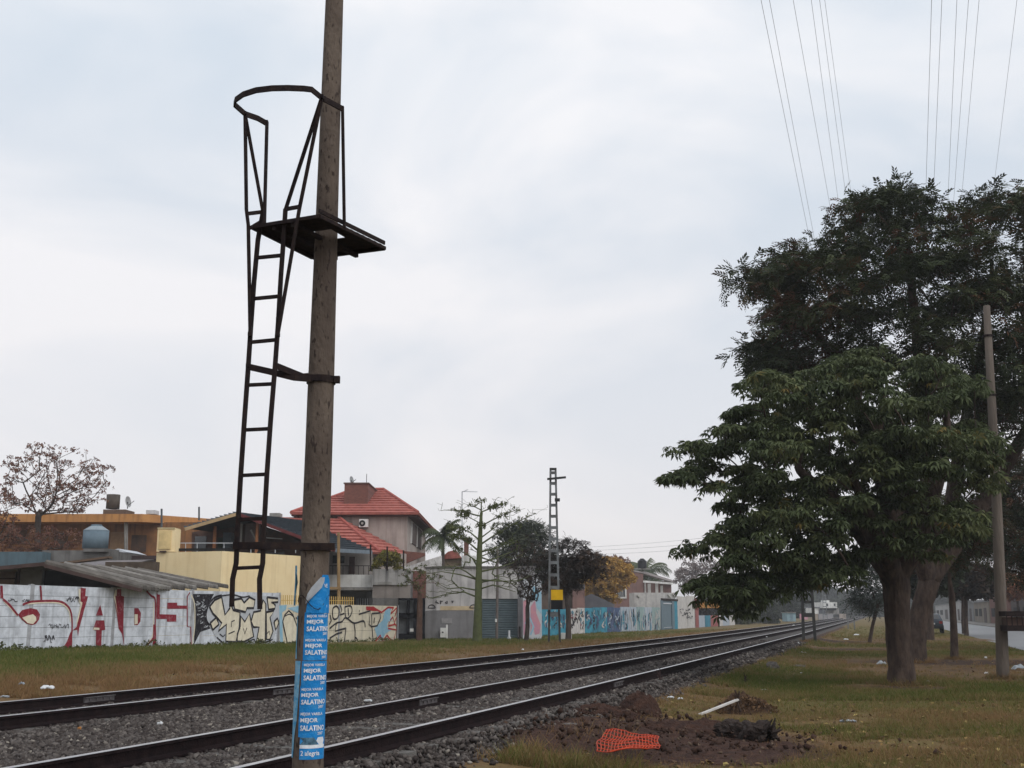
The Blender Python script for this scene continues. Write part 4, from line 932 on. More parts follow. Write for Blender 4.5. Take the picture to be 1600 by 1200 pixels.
for k in range(nsl):
    z0, z1 = lerp(zb, ztp, k / nsl), lerp(zb, ztp, (k + 1) / nsl)
    mb = MB(); mb.add([(xa, YG + .12, z0), (xb, YG + .12, z0), (xb, YG + .07, z0 + .03), (xa, YG + .07, z0 + .03), (xa, YG + .07, z1 - .03), (xb, YG + .07, z1 - .03), (xb, YG + .12, z1), (xa, YG + .12, z1)], [(0, 1, 2, 3), (3, 2, 5, 4), (4, 5, 6, 7)]); mb.build('shutter_slat', sm_, ga)
pbox(690, 706, 966, 974, YG - .06, .05).build('house_plate', mat('plate_grey', (.3, .29, .29), None, 4), ga)
gm = thing('gas_meter_box', 'white gas meter box with pipe against the grey garage wall', 'meter box', P(693, 1000, YG - .5))
pbox(688, 697.5, 981, 996, YG - .5, .35).build('box', white_paint, gm); pbox(696.8, 699.5, 976, 999.5, YG - .52, .12).build('pipe', white_paint, gm); pbox(690.5, 693, 987, 989, YG - .52, .05).build('hole', dark_void, gm)
up = thing('utility_pole', 'slim grey wooden pole in front of the roller shutter', 'pole', P(777, 1003, 66))
mb = MB(); mb.tube([P(776, 1004, 66), P(777, 930, 66), P(777.5, 858, 66)], [.085, .075, .06], 8); mb.build('shaft', mat('grey_wood', (.15, .13, .12), (.1, .085, .08), 4), up); pbox(773.5, 776.5, 967, 972, 65.88, .1).build('switch_box', white_paint, up)
for x, y0, y1, lb in ((795.5, 985, 1000, 'short pale post standing by the roller shutter'), (812, 979, 1000, 'short dark post at the right edge of the garage')):
    mb = MB(); mb.tube([P(x, y1 + 1, 65.5), P(x, y0, 65.5)], .06, 8); mb.tube([P(x, y1 + 1, 65.5), P(x, y1 - 5, 65.5)], .1, 8); tag(mb.build('bollard', gsilver if x < 800 else steel, None), lb, 'post')
# tv antenna
an = thing('tv_antenna', 'tall thin television antenna mast behind the green trunked tree', 'antenna', P(722, 1000, 72))
mb = MB(); mb.tube([P(722, 1000, 78), P(722, 768, 78)], .035, 6); mb.build('pole', gsilver, an); mb = MB(); mb.bar(P(722, 768, 78), P(746, 768.5, 78), .05, .04); mb.bar(P(722, 769, 78), P(731, 765, 77.5), .04, .03); mb.build('boom', gsilver, an)
# small tiled roof and white stack behind garage
sr = thing('small_tiled_house', 'small house with orange tiled roof and white chimney behind the garage', 'house', P(705, 1000, 80))
mb = MB(); mb.prism([P(686, 874, 80), P(700, 862, 80), P(712, 859, 80), P(721, 872, 80)], (0, 3, 0)); mb.build('roof', tile, sr); pbox(688, 719, 874, 1000, 80.3, 3).build('wall', mat('beige_wall', (.36, .28, .2), None, 2), sr)
pbox(721, 742, 868, 1000, 79, 2).build('white_wall', white_paint, sr); pbox(725, 732, 840, 868, 80, .5).build('chimney', brick, sr); pbox(723, 734, 838.5, 840.2, 79.9, .7).build('chimney_cap', white_paint, sr)

# pink graffiti wall end, cyan and coloured wall
PD = 21.5
def Wd(x, y): return W(x, y, PD)
pgw = thing('pink_graffiti_wall', 'short wall with pink and blue graffiti at the right end of the garage', 'wall', P(828, 1000, 67))
pbox(817, 846.5, 905, 1003, 66.6, .3).build('panel', gsilver, pgw); nrm_y = Vector((0, -1, 0))
def YP(x, y): return P(x, y, 66.6)
paint('graffiti_shape', [YP(*q) for q in ((817.5, 940), (824, 935), (825, 990), (818, 992))], pink, pgw, .01, nrm_y); paint('graffiti_shape', [YP(*q) for q in ((829, 948), (836, 938), (838, 958), (845, 976), (843, 990), (836, 992), (832, 975), (829, 990))], pink, pgw, .01, nrm_y)
paint('graffiti_shape', [YP(*q) for q in ((833, 915), (846, 925), (846, 960), (839, 950), (836, 935), (831, 930))], lblue, pgw, .012, nrm_y)
for q in ([(831, 922), (836, 930), (833, 938)], [(838, 918), (841, 930), (838, 940)], [(824, 940), (826, 960), (821, 975)], [(828, 965), (834, 980), (829, 992)]):
    mb = MB(); stroke_mesh(mb, [YP(*v) + nrm_y * .014 for v in q], .09, nrm_y); mb.build('graffiti_line', MATS['graffiti_black'] if q[0][1] < 930 else lblue, pgw)
cy = mat('paint_cyan', (.06, .28, .36), (.035, .18, .27), 2, .85, .1, 14, .35, dark=(.02, .06, .1)); tealp = mat('paint_teal', (.035, .16, .23), (.05, .22, .3), 2, .85, .1, 14, .4); navy = mat('paint_navy', (.055, .085, .17), (.08, .11, .19), 2, .85, .1, 14, .4)
pale = mat('paint_pale_blue', (.30, .36, .43), (.40, .43, .46), 3, .85, .1, 14, .5, dark=(.10, .14, .2)); offw = mat('paint_off_white', (.56, .54, .51), (.42, .40, .39), 2, .85, .1, 14, .45, dark=(.16, .15, .16)); grn = mat('paint_sea_green', (.20, .30, .30), (.3, .36, .36), 3, .85, .1, 14, .5)
def C(cx, cy_): return Wd(820 + cx / 4.444, 840 + cy_ / 4.444)
segs = [(112, 180, cy), (180, 232, cy), (232, 285, cy), (285, 318, navy), (318, 368, offw), (368, 415, offw), (415, 470, cy), (470, 528, tealp), (528, 570, cy), (570, 614, navy), (614, 662, navy), (666, 720, pale), (720, 775, pale), (775, 830, grn), (830, 882, pale), (882, 938, grn)]
cw = thing('coloured_wall', 'long wall of cyan, cream, navy and pale blue painted panels beside tracks', 'wall', Wd(930, 985))
nb_ = -NV
for a_, b_, m in segs:
    p, q = C(a_ + 2, 486), C(b_, 486); s0, s1 = p.dot(U), q.dot(U); zt_ = lerp(C(112, 498).z, C(938, 482).z, (a_ - 112) / 826) + rnd.uniform(-.04, .05)
    mb = MB(); z0 = wallz((s0 + s1) / 2) - .4; mb.hexa([SD(s0, PD, z0), SD(s1, PD, z0), SD(s1, PD + .1, z0), SD(s0, PD + .1, z0), SD(s0, PD, zt_), SD(s1, PD, zt_), SD(s1, PD + .1, zt_), SD(s0, PD + .1, zt_)]); mb.build('panel', m, cw)
pl_off = 0
for k in range(300):                                           # tags, drips and letters on the panels
    a_, b_, m = rnd.choice(segs); cx = rnd.uniform(a_ + 4, b_ - 3); y0 = rnd.uniform(495, 610)
    if m in (cy, tealp): mm = rnd.choice([black, navy, offw, tealp])
    elif m is offw: mm = rnd.choice([black, black, red, tealp])
    elif m is navy: mm = rnd.choice([tealp, black, pale])
    else: mm = rnd.choice([offw, offw, tealp, navy, black, cy])
    vert = m in (pale, grn); n_ = 3; pts = [(cx + rnd.uniform(-4, 4) * (1 if vert else 2), y0 + i * rnd.uniform(14, 26) * (1 if vert else .55)) for i in range(n_ + 1)]
    pts = [(min(max(x, a_ + 2), b_ - 2), min(y, 640)) for x, y in pts]
    q = smooth_line([C(*v) + nb_ * (.008 + k * .0001) for v in pts], 3); mb = MB(); stroke_mesh(mb, q, rnd.uniform(.07, .26 if vert else .15), nb_); mb.build('graffiti_line', mm, cw)
bl = thing('white_block_house', 'flat topped off white block behind the painted panels and gate', 'building', Wd(1020, 985) + NV)
pbox(991, 1056, 926, 1000, Wd(1058, 985).y + 1, 5).build('wall', offw, bl)
for q in ([(995, 930), (999, 934)], [(1043, 929), (1048, 935)], [(1050, 928), (1054, 933)]):
    mb = MB(); mb.bar(P(*q[0], Wd(1058, 985).y + .95), P(*q[1], Wd(1058, 985).y + .95), .12, .05); mb.build('vent_mark', mat('olive_mark', (.2, .2, .14), None, 3), bl)
mg = thing('metal_gate', 'tall blue grey metal gate with bars set in the painted wall', 'gate', C(1000, 640))
mgm = mat('gate_blue_grey', (.13, .18, .21), (.1, .14, .17), 3, .6)
for x0, x1, y0, y1, o_, m in ((955, 1025, 440, 640, .05, mgm), (950, 958, 432, 640, -.05, mgm), (1024, 1034, 432, 640, -.05, mgm), (945, 1060, 428, 436, -.06, steel), (955, 1025, 455, 460, -.02, gsilver), (955, 1025, 620, 628, -.02, gsilver)):
    p, q = C(x0, y1), C(x1, y0); s0, s1 = p.dot(U), q.dot(U); mb = MB(); mb.hexa([SD(s0, PD + o_, p.z), SD(s1, PD + o_, p.z), SD(s1, PD + o_ + .08, p.z), SD(s0, PD + o_ + .08, p.z), SD(s0, PD + o_, q.z), SD(s1, PD + o_, q.z), SD(s1, PD + o_ + .08, q.z), SD(s0, PD + o_ + .08, q.z)]); mb.build('gate_panel' if o_ == .05 else 'gate_bar', m, mg)
ew = thing('tall_white_wall', 'taller off white wall with black scrawls right of the metal gate', 'wall', C(1120, 640))
redp = mat('paint_brick_red', (.30, .09, .08), (.22, .08, .08), 3, .85)
for a_, b_, yt, m in ((1036, 1062, 440, cy), (1063, 1130, 412, offw), (1130, 1182, 408, offw), (1182, 1204, 420, redp)):
    p, q = C(a_ + 1, 640), C(b_, yt); s0, s1 = p.dot(U), q.dot(U); mb = MB(); z0 = p.z - .4; mb.hexa([SD(s0, PD, z0), SD(s1, PD, z0), SD(s1, PD + .1, z0), SD(s0, PD + .1, z0), SD(s0, PD, q.z), SD(s1, PD, q.z), SD(s1, PD + .1, q.z), SD(s0, PD + .1, q.z)]); mb.build('panel', m, ew)
for k in range(22):
    cx, cy_ = rnd.uniform(1075, 1170), rnd.uniform(490, 560); mb = MB(); stroke_mesh(mb, [C(cx + rnd.uniform(-8, 8), cy_ + rnd.uniform(-10, 10)) + nb_ * (.01 + k * .0004) for _ in range(4)], .09, nb_); mb.build('graffiti_line', black, ew)
lw2 = thing('low_coloured_wall', 'low distant wall of blue, brick red and white panels past the white wall', 'wall', C(1330, 610))
for k, (a_, b_, m) in enumerate(((1208, 1250, pale), (1250, 1290, tealp), (1290, 1345, redp), (1345, 1375, offw), (1375, 1420, pale), (1420, 1458, offw))):
    p, q = C(a_ + 1, 625), C(b_, 540); s0, s1 = p.dot(U), q.dot(U); mb = MB(); z0 = p.z - .5; mb.hexa([SD(s0, PD, z0), SD(s1, PD, z0), SD(s1, PD + .1, z0), SD(s0, PD + .1, z0), SD(s0, PD, q.z), SD(s1, PD, q.z), SD(s1, PD + .1, q.z), SD(s0, PD + .1, q.z)]); mb.build('panel', m, lw2)
og = thing('orange_sign', 'small orange board on posts beyond the white wall', 'sign', C(1255, 620))
p = C(1255, 468); mb = MB(); mb.box(p.x - 1.6, p.x + 1.6, p.y - 2, p.y - 1.9, p.z - .4, p.z + .4); mb.build('board', mat('sign_orange', (.45, .22, .07), None, 3), og)
for sx in (-1.3, 1.3): mb = MB(); mb.box(p.x + sx - .06, p.x + sx + .06, p.y - 1.9, p.y - 1.8, -.8, p.z); mb.build('post', steel, og)
# brown house with black tank
bh = thing('brown_house', 'brown rendered house with pitched roof and black tank behind yellow tree', 'house', P(1000, 1000, 146))
brw = mat('brown_pink_render', (.22, .13, .115), (.165, .10, .09), .8, .9, .1, 6, .3); YB = 146
mb = MB(); mb.prism([P(958, 1000, YB), P(1005, 1000, YB), P(1005, 897, YB), P(958, 888, YB)], (0, 14, 0)); mb.build('gable_wall', brw, bh)
pbox(1005.2, 1050, 908, 1000, YB + 1, 12).build('side_wall', brw, bh)
mb = MB(); mb.prism([P(955, 886, YB), P(1006, 896, YB), P(1053, 910, YB), P(1050, 906, YB + 9), P(1010, 893.5, YB + 9)], (0, .2, -.18)); mb.build('roof', mat('roof_grey_tile', (.22, .19, .18), (.16, .14, .13), 2), bh)
mb = MB(); mb.bar(P(1005, 908.5, YB - .1), P(1052, 912, YB - .1), .25, .25); mb.build('gutter', white_paint, bh)
for x0, x1, y0, y1 in ((1007, 1009.5, 909, 930), (1012, 1017, 912, 926), (1024, 1028.5, 911, 928), (1032, 1036, 915, 926)): pbox(x0, x1, y0, y1, YB + .9, .2).build('window_frame', white_paint, bh)
o = pbox(963, 979, 917, 935, YB - .1, .2).build('window', white_paint, bh); pbox(964.5, 976.5, 919, 932.5, YB - .14, .1).build('pane', glass, o)
for x in (967, 970, 973): pbox(x, x + .5, 919, 932.5, YB - .18, .05).build('window_bar', white_paint, o)
pbox(895, 914, 921, 1000, 112, 4).build('wing_wall', brw, bh); pbox(843, 914, 913, 921, 113, 4).build('wing_roof', mat('coping_grey', (.16, .15, .15)), bh); pbox(845, 895, 921, 1000, 113.2, 4).build('wing_wall', mat('wing_dark', (.12, .09, .07), (.08, .06, .05), 1), bh)
mb = MB(); mb.prism([P(914, 932, 116), P(925, 928, 116), P(960, 944, 116), P(960, 1000, 116), P(914, 1000, 116)], (0, 3, 0)); mb.build('grey_annex', mat('annex_grey', (.12, .12, .135), None, 1), bh)
bt = thing('black_water_tank', 'black plastic water tank on a stand above the brown house', 'tank', P(1003.5, 890, 153)); c = P(1003.5, 888, 153)
btm = mat('tank_black', (.018, .017, .02), None, 3, .5); rT = .6
mb = MB(); mb.tube([c, c + Vector((0, 0, .12)), c + Vector((0, 0, .95)), c + Vector((0, 0, 1.2)), c + Vector((0, 0, 1.22))], [rT * .95, rT, rT, rT * .55, .02], 18); mb.build('drum', btm, bt); mb = MB(); mb.cyl(c + Vector((0, 0, 1.15)), .25, .25, .15, 12); mb.build('lid', btm, bt)
mb = MB(); mb.box(c.x - 1.0, c.x + 1.0, c.y - .4, c.y + .4, c.z - .16, c.z - .01); mb.build('stand', concrete, bt)
for sx in (-.15, .3): mb = MB(); mb.box(c.x + sx - .06, c.x + sx + .06, c.y - .1, c.y + .1, c.z - 2.2, c.z - .16); mb.build('stand_leg', concrete, bt)
wb = tag(pbox(877, 893.5, 989, 998.5, 60, .5).build('concrete_block', white_paint, None), 'white painted concrete block at the foot of the dark tree', 'block')

# far white house, container, right hand street houses
fh = thing('far_white_house', 'small white two storey house far down the line', 'house', P(1300, 960, 260))
pbox(1284, 1308, 941, 950, 260, 8).build('upper_wall', white_paint, fh); pbox(1290, 1296, 938, 941, 260.5, 4).build('roof_block', white_paint, fh); pbox(1276, 1311, 950.2, 960, 261, 8).build('lower_wall', concrete, fh); pbox(1283, 1307, 950, 953.5, 259.8, 1.2).build('shade_canopy', dark_void, fh)
for x in (1291.5, 1303): pbox(x, x + 2.4, 943, 947, 259.9, .3).build('window', glass, fh)
fh2 = thing('far_low_house', 'low far house with white wall left of the small white house', 'house', P(1272, 962, 250))
pbox(1270, 1279, 950, 962, 250, 6).build('wall', white_paint, fh2); pbox(1276, 1290, 953, 964, 252, 6).build('dark_wall', mat('far_dark', (.07, .075, .09), None, 1), fh2); pbox(1270, 1281, 948.3, 950, 249.8, 7).build('roof', mat('far_roof', (.2, .2, .22), None, 1), fh2)
tcn_ = thing('teal_hut', 'pale teal hut beside the far track', 'hut', P(1236, 970, 165)); pbox(1230, 1243.5, 957.5, 971, 165, 3).build('wall', mat('hut_teal', (.28, .40, .45), None, 1), tcn_); pbox(1229, 1244, 956.5, 957.6, 164.8, 3.4).build('roof', concrete, tcn_); pbox(1235, 1239, 960, 970.5, 164.95, .1).build('door', mat('hut_door', (.22, .3, .35), None, 1), tcn_)
frow = ['far low pinkish wall segment leftmost beyond the second mast', 'far low tan wall segment beside the pinkish one', 'far low grey wall segment under the white house', 'far low cream wall segment right of the white house']
for k, (x0, x1, m) in enumerate(((1250, 1262, pink), (1262.5, 1278, mat('far_tan', (.3, .25, .2), None, 1)), (1279, 1302, mat('far_grey', (.3, .29, .3), None, 1)), (1312, 1322, mat('far_cream', (.4, .34, .3), None, 1)))): tag(pbox(x0, x1, 959, 968, 235, .5).build('boundary_wall', m, None), frow[k], 'wall')

def RW(x, d): r = ray(x, 957); k = d / (r.x * NV.x + r.y * NV.y); q = r * k; return q.dot(U)
st_m = [mat('street_white', (.40, .39, .38), (.3, .29, .28), .5, .9, .1, 5, .4), mat('street_beige', (.24, .21, .17), (.18, .155, .13), .5, .9, .1, 5, .4), mat('street_dark', (.09, .07, .065), (.06, .05, .05), .5, .9), mat('street_brick', (.16, .075, .06), (.12, .06, .05), .8, .9), mat('street_grey', (.2, .2, .2), (.15, .15, .15), .5, .9)]
sdat = [(1640, 1580, 3.4, 2, 'dark fronted house at the far right across the street'), (1578, 1547, 4.6, 3, 'brick house behind the right hand wooden pole'), (1545.5, 1522, 3.0, 1, 'beige low house left of the wooden pole across the street'), (1521, 1503, 3.2, 4, 'grey low house between the slim tree trunks across the street'), (1502, 1486, 3.6, 0, 'white low house seen past the slim tree trunk'), (1485, 1462, 3.3, 0, 'white walled house behind the parked car')]
for x0, x1, h_, mi, lb in sdat:
    D_ = -14.2; s0, s1 = RW(x0, D_), RW(x1, D_); t = thing('street_house', lb, 'house', SD((s0 + s1) / 2, D_, 0), 'houses across the street on the right')
    mb = MB(); mb.hexa([SD(s0, D_, -.1), SD(s1 - .3, D_, -.1), SD(s1 - .3, D_ - 8, -.1), SD(s0, D_ - 8, -.1), SD(s0, D_, h_), SD(s1 - .3, D_, h_), SD(s1 - .3, D_ - 8, h_), SD(s0, D_ - 8, h_)]); mb.build('wall', st_m[mi], t)
    mb = MB(); mb.hexa([SD(s0 - .1, D_ + .2, h_), SD(s1 - .2, D_ + .2, h_), SD(s1 - .2, D_ - 8.2, h_), SD(s0 - .1, D_ - 8.2, h_), SD(s0 - .1, D_ + .2, h_ + .2), SD(s1 - .2, D_ + .2, h_ + .2), SD(s1 - .2, D_ - 8.2, h_ + .2), SD(s0 - .1, D_ - 8.2, h_ + .2)]); mb.build('cornice', st_m[4], t)
    L_ = s1 - s0
    for f0, f1, z0, z1, nm in ((.15, .3, .1, 2.2, 'door'), (.45, .62, 1.0, 2.1, 'window'), (.72, .9, 1.0, 2.1, 'window')):
        mb = MB(); mb.hexa([SD(s0 + L_ * f0, D_ + .05, z0), SD(s0 + L_ * f1, D_ + .05, z0), SD(s0 + L_ * f1, D_ - .1, z0), SD(s0 + L_ * f0, D_ - .1, z0), SD(s0 + L_ * f0, D_ + .05, z1), SD(s0 + L_ * f1, D_ + .05, z1), SD(s0 + L_ * f1, D_ - .1, z1), SD(s0 + L_ * f0, D_ - .1, z1)]); mb.build(nm, dark_void if nm == 'window' else st_m[2], t)

# ---------------------------------------------------------------- trees
bark = mat('bark_brown', (.090, .064, .050), (.036, .026, .023), 7, .95, .9, 16, stretch=(1, 1, .35))
bark_g = mat('bark_grey', (.10, .08, .07), (.06, .048, .042), 4, .95, .5, 16)
bark_green = mat('bark_green', (.105, .12, .05), (.07, .08, .036), 5, .85, .4, 16, .3, dark=(.05, .045, .03))
def inside(poly, x, y):
    c = False; n = len(poly); j = n - 1
    for i in range(n):
        xi, yi = poly[i]; xj, yj = poly[j]
        if (yi > y) != (yj > y) and x < (xj - xi) * (y - yi) / (yj - yi) + xi: c = not c
        j = i
    return c
def edge_dist(poly, x, y):
    m_ = 1e9
    for i in range(len(poly)):
        ax, ay = poly[i - 1]; bx, by = poly[i]; dx, dy = bx - ax, by - ay; L2 = dx * dx + dy * dy or 1
        t = max(0, min(1, ((x - ax) * dx + (y - ay) * dy) / L2)); m_ = min(m_, math.hypot(x - ax - t * dx, y - ay - t * dy))
    return m_
def crown_points(poly, Y, half, n, r_, inset=6, mind=0.0, shell=.35):
    """points through a crown volume: its outline gives the width, 'half' the half depth in metres"""
    xs = [p[0] for p in poly]; ys = [p[1] for p in poly]; out = []; tries = 0
    md = max(edge_dist(poly, x, y) for x in np.linspace(min(xs), max(xs), 14) for y in np.linspace(min(ys), max(ys), 14) if inside(poly, x, y))
    while len(out) < n and tries < n * 60:
        tries += 1
        x, y = r_.uniform(min(xs), max(xs)), r_.uniform(min(ys), max(ys))
        if not inside(poly, x, y): continue
        e = edge_dist(poly, x, y)
        if e < inset: continue
        dep = half * math.sqrt(max(0.02, 1 - (1 - min(1, e / md)) ** 2)); u_ = r_.uniform(-1, 1)
        u_ = math.copysign(abs(u_) ** (1 - shell), u_)
        q = P(x, y, Y + dep * u_)
        if mind and any((q - o).length < mind for o in out[-60:]): continue
        out.append(q)
    return out
class Skel:
    def __init__(s): s.p = []; s.par = []; s.fix = []
    def add(s, p, par, r=None): s.p.append(Vector(p)); s.par.append(par); s.fix.append(r); return len(s.p) - 1
    def chain(s, pts, rads=None, par=-1):
        for i, q in enumerate(pts): par = s.add(q, par, rads[i] if rads else None)
        return par
    def grow(s, targets, r_, root=None, up=.25, wob=.12, pen=.25, seg=3):
        root = Vector(root) if root is not None else s.p[-1]
        dep = [0.0] * len(s.p)
        for i in range(len(s.p)): dep[i] = 0 if s.par[i] < 0 else dep[s.par[i]] + (s.p[i] - s.p[s.par[i]]).length
        cand = [i for i in range(len(s.p)) if s.fix[i] is None or s.p[i].z > root.z - .01]
        for t in sorted(targets, key=lambda q: (q - root).length):
            best = min(cand, key=lambda i: (s.p[i] - t).length + pen * dep[i] * .5 + (1.5 * max(0, s.p[i].z - t.z)))
            a = s.p[best]; L_ = (t - a).length; pr = best
            for k in range(1, seg + 1):
                f = k / seg; q = a.lerp(t, f)
                if k < seg: q = q + Vector((r_.uniform(-wob, wob), r_.uniform(-wob, wob), r_.uniform(-wob, wob) + up * math.sin(f * math.pi) * .5)) * L_ * .5
                pr = s.add(q, pr); dep.append(dep[s.par[pr]] + (q - s.p[s.par[pr]]).length); cand.append(pr)
    def tubes(s, tip=.012, ex=2.3, sides=6, rmax=1.0):
        n = len(s.p); ch = [[] for _ in range(n)]
        for i in range(n):
            if s.par[i] >= 0: ch[s.par[i]].append(i)
        rad = [0.0] * n
        for i in range(n - 1, -1, -1):
            r_ = (sum(rad[c] ** ex for c in ch[i])) ** (1 / ex) if ch[i] else tip
            rad[i] = min(max(r_, tip), rmax)
            if s.fix[i] is not None: rad[i] = s.fix[i]
        mb = MB()
        def walk(i, start):
            pts, rs = ([s.p[start]], [min(rad[start], rad[i] * 1.25)]) if start is not None else ([], [])
            while True:
                pts.append(s.p[i]); rs.append(rad[i])
                if not ch[i]: break
                cs = sorted(ch[i], key=lambda c: -rad[c])
                for c in cs[1:]: stack.append((c, i))
                i = cs[0]
            if len(pts) > 1 and rs[0] > .14:
                k_ = 5; rr_ = []
                for a_, b_ in zip(rs[:-1], rs[1:]): rr_ += [a_ + (b_ - a_) * q_ / k_ for q_ in range(k_)]
                mb.tube(smooth_line(pts, k_), rr_ + [rs[-1]], 18, True, .10)
            elif len(pts) > 1: mb.tube(pts, rs, sides if rs[0] > .05 else 4, True)
        stack = [(i, None) for i in range(n) if s.par[i] < 0]
        while stack: walk(*stack.pop())
        return mb
def scatter(tV, tF, pos, scale, r_np, tilt=.35, flip=None, yaw=None):
    """copies of a small leaf template; returns V, F, random value per vertex"""
    tV = np.asarray(tV, float); tF = np.asarray(tF); n = len(pos); pos = np.asarray(pos, float)
    a = r_np.uniform(0, 2 * np.pi, n) if yaw is None else np.asarray(yaw); bx, by = r_np.normal(0, tilt, n), r_np.normal(0, tilt, n)
    ca, sa = np.cos(a), np.sin(a); cb, sb = np.cos(bx), np.sin(bx); cc, sc_ = np.cos(by), np.sin(by)
    Rz = np.zeros((n, 3, 3)); Rz[:, 0, 0] = ca; Rz[:, 0, 1] = -sa; Rz[:, 1, 0] = sa; Rz[:, 1, 1] = ca; Rz[:, 2, 2] = 1
    Rx = np.zeros((n, 3, 3)); Rx[:, 0, 0] = 1; Rx[:, 1, 1] = cb; Rx[:, 1, 2] = -sb; Rx[:, 2, 1] = sb; Rx[:, 2, 2] = cb
    Ry = np.zeros((n, 3, 3)); Ry[:, 1, 1] = 1; Ry[:, 0, 0] = cc; Ry[:, 0, 2] = sc_; Ry[:, 2, 0] = -sc_; Ry[:, 2, 2] = cc
    R = Rx @ Ry @ Rz
    V = np.einsum('nij,kj->nki', R, tV) * np.asarray(scale).reshape(-1, 1, 1) + pos[:, None, :]
    F = tF[None] + (np.arange(n) * len(tV))[:, None, None]
    return V.reshape(-1, 3), F.reshape(-1, tF.shape[1]), n
def t_palmate(k=7, L_=1.0, wd=.16, droop=.45):
    V = []; F = []
    for i in range(k):
        a = 2 * math.pi * i / k + .2 * math.sin(i * 5); c, s_ = math.cos(a), math.sin(a); l_ = L_ * (.8 + .2 * math.sin(i * 3.1)); b = len(V)
        V += [(.05 * c, .05 * s_, 0), (.55 * l_ * c - wd * s_, .55 * l_ * s_ + wd * c, -droop * .22), (l_ * c, l_ * s_, -droop * l_), (.55 * l_ * c + wd * s_, .55 * l_ * s_ - wd * c, -droop * .22)]
        F.append((b, b + 1, b + 2, b + 3))
    return V, F
def t_spray(k=8, L_=1.0, leaf=.30, wd=.06, droop=.25):
    V = []; F = []
    for i in range(k):
        f = (i + 1) / k; x = f * L_; z = .12 * math.sin(f * 3) - droop * f * f; sd_ = 1 if i % 2 else -1; a = sd_ * (.9 - .4 * f); b = len(V)
        tx, ty, tz = x + leaf * math.cos(a), leaf * math.sin(a), z - leaf * .3; nx, ny = -math.sin(a) * wd, math.cos(a) * wd; mx_, my_, mz_ = (x + tx) / 2, ty / 2, (z + tz) / 2 + .02
        V += [(x, 0, z), (mx_ + nx, my_ + ny, mz_), (tx, ty, tz), (mx_ - nx, my_ - ny, mz_)]; F.append((b, b + 1, b + 2, b + 3))
    return V, F
def t_tuft(k=6, wd=.28):
    V = []; F = []; r_ = random.Random(5)
    for i in range(k):
        d = Vector((r_.uniform(-1, 1), r_.uniform(-1, 1), r_.uniform(-.7, .8))); c = d * .6; a = Vector((r_.uniform(-1, 1), r_.uniform(-1, 1), r_.uniform(-1, 1))).normalized(); b = a.cross(Vector((.3, .5, .8))).normalized(); n_ = len(V)
        V += [c - a * .5, c + b * wd, c + a * .5, c - b * wd]; F.append((n_, n_ + 1, n_ + 2, n_ + 3))
    return V, F
def pads_to_leaves(pads, per, rad, flat, r_np, jitter_up=True):
    """leaf positions: domes of leaves round every pad centre"""
    global TONE
    out = []; TONE = []
    for q in pads:
        n = int(per * r_np.uniform(.6, 1.4)); R_ = rad * r_np.uniform(.65, 1.3); a = r_np.uniform(0, 2 * np.pi, n); rr = np.sqrt(r_np.uniform(0, 1, n)) * R_
        z = flat * R_ * (1 - (rr / R_) ** 2) - flat * R_ * .5 + r_np.normal(0, .10 * R_, n)
        out.append(np.stack([q.x + rr * np.cos(a), q.y + rr * np.sin(a), q.z + z], 1))
        TONE.append(np.full(n, r_np.uniform(0, 1)))
    TONE = np.concatenate(TONE); return np.concatenate(out)
def crown(name, tmpl, pos, size, m, parent, r_np, tilt=.35, sizevar=.3, bias=None):
    sc_ = size * r_np.uniform(1 - sizevar, 1 + sizevar, len(pos)); V, F, n = scatter(*tmpl, pos, sc_, r_np, tilt)
    rv = np.clip(r_np.uniform(0, 1, n), 0, 1)
    if bias is not None: rv = np.clip(bias + r_np.normal(0, .13, n), 0, 1)
    o = fast(name, V, F, m, parent, np.repeat(rv, len(tmpl[0]))); stuff(o); return o
def tree(name, label, base, cat='tree', group=None): return thing(name, label, cat, base, group)
def pnoise(pos, fq, seed=0.0):
    x, y, z = pos[:, 0] * fq, pos[:, 1] * fq, pos[:, 2] * fq
    return .5 + .25 * np.sin(x + 1.3 * np.sin(z * 1.1 + seed)) + .25 * np.sin(1.7 * z + y * .9 + 2 * np.sin(x * .7 + seed))

# near green tree with drooping palmate leaves
r1_ = random.Random(21); np1 = np.random.default_rng(21)
gy = gxy(8.5, 25.3)
T1 = tree('broadleaf_tree', 'dark green broadleaf tree with drooping leaves, nearest on the right', (8.5, 25.3, gy))
out1 = [(1032, 748), (1075, 712), (1062, 694), (1108, 682), (1128, 640), (1166, 624), (1158, 588), (1200, 566), (1250, 578), (1285, 542), (1345, 532), (1400, 520), (1445, 532), (1482, 556), (1525, 580), (1550, 640), (1560, 720), (1545, 790), (1520, 858), (1455, 890), (1440, 872), (1385, 868), (1352, 880), (1330, 900), (1300, 908), (1262, 922), (1232, 905), (1192, 938), (1160, 966), (1138, 948), (1112, 934), (1070, 916), (1068, 895), (1115, 885), (1078, 866), (1066, 848), (1108, 832), (1122, 800), (1102, 772), (1060, 760)]
pads1 = crown_points(out1, 24.6, 3.0, 330, r1_, 12, .28)
pads1 += crown_points([(1265, 630), (1410, 630), (1430, 740), (1270, 745)], 24.6, 2.4, 34, r1_, 2, .25)
pads1 += crown_points([(1058, 920), (1090, 904), (1120, 898), (1150, 905), (1178, 918), (1182, 950), (1150, 964), (1120, 948), (1085, 932)], 23.6, .7, 14, r1_, 4, .2) + crown_points([(1180, 880), (1335, 872), (1345, 905), (1262, 924), (1200, 936)], 24.2, 1.4, 12, r1_, 3, .2)
pads1 += [P(1050, 746, 24.3), P(1066, 742, 24.3), P(1085, 738, 24.3), P(1080, 856, 24.0), P(1098, 858, 24.0), P(1068, 700, 24.6), P(1090, 694, 24.6)]
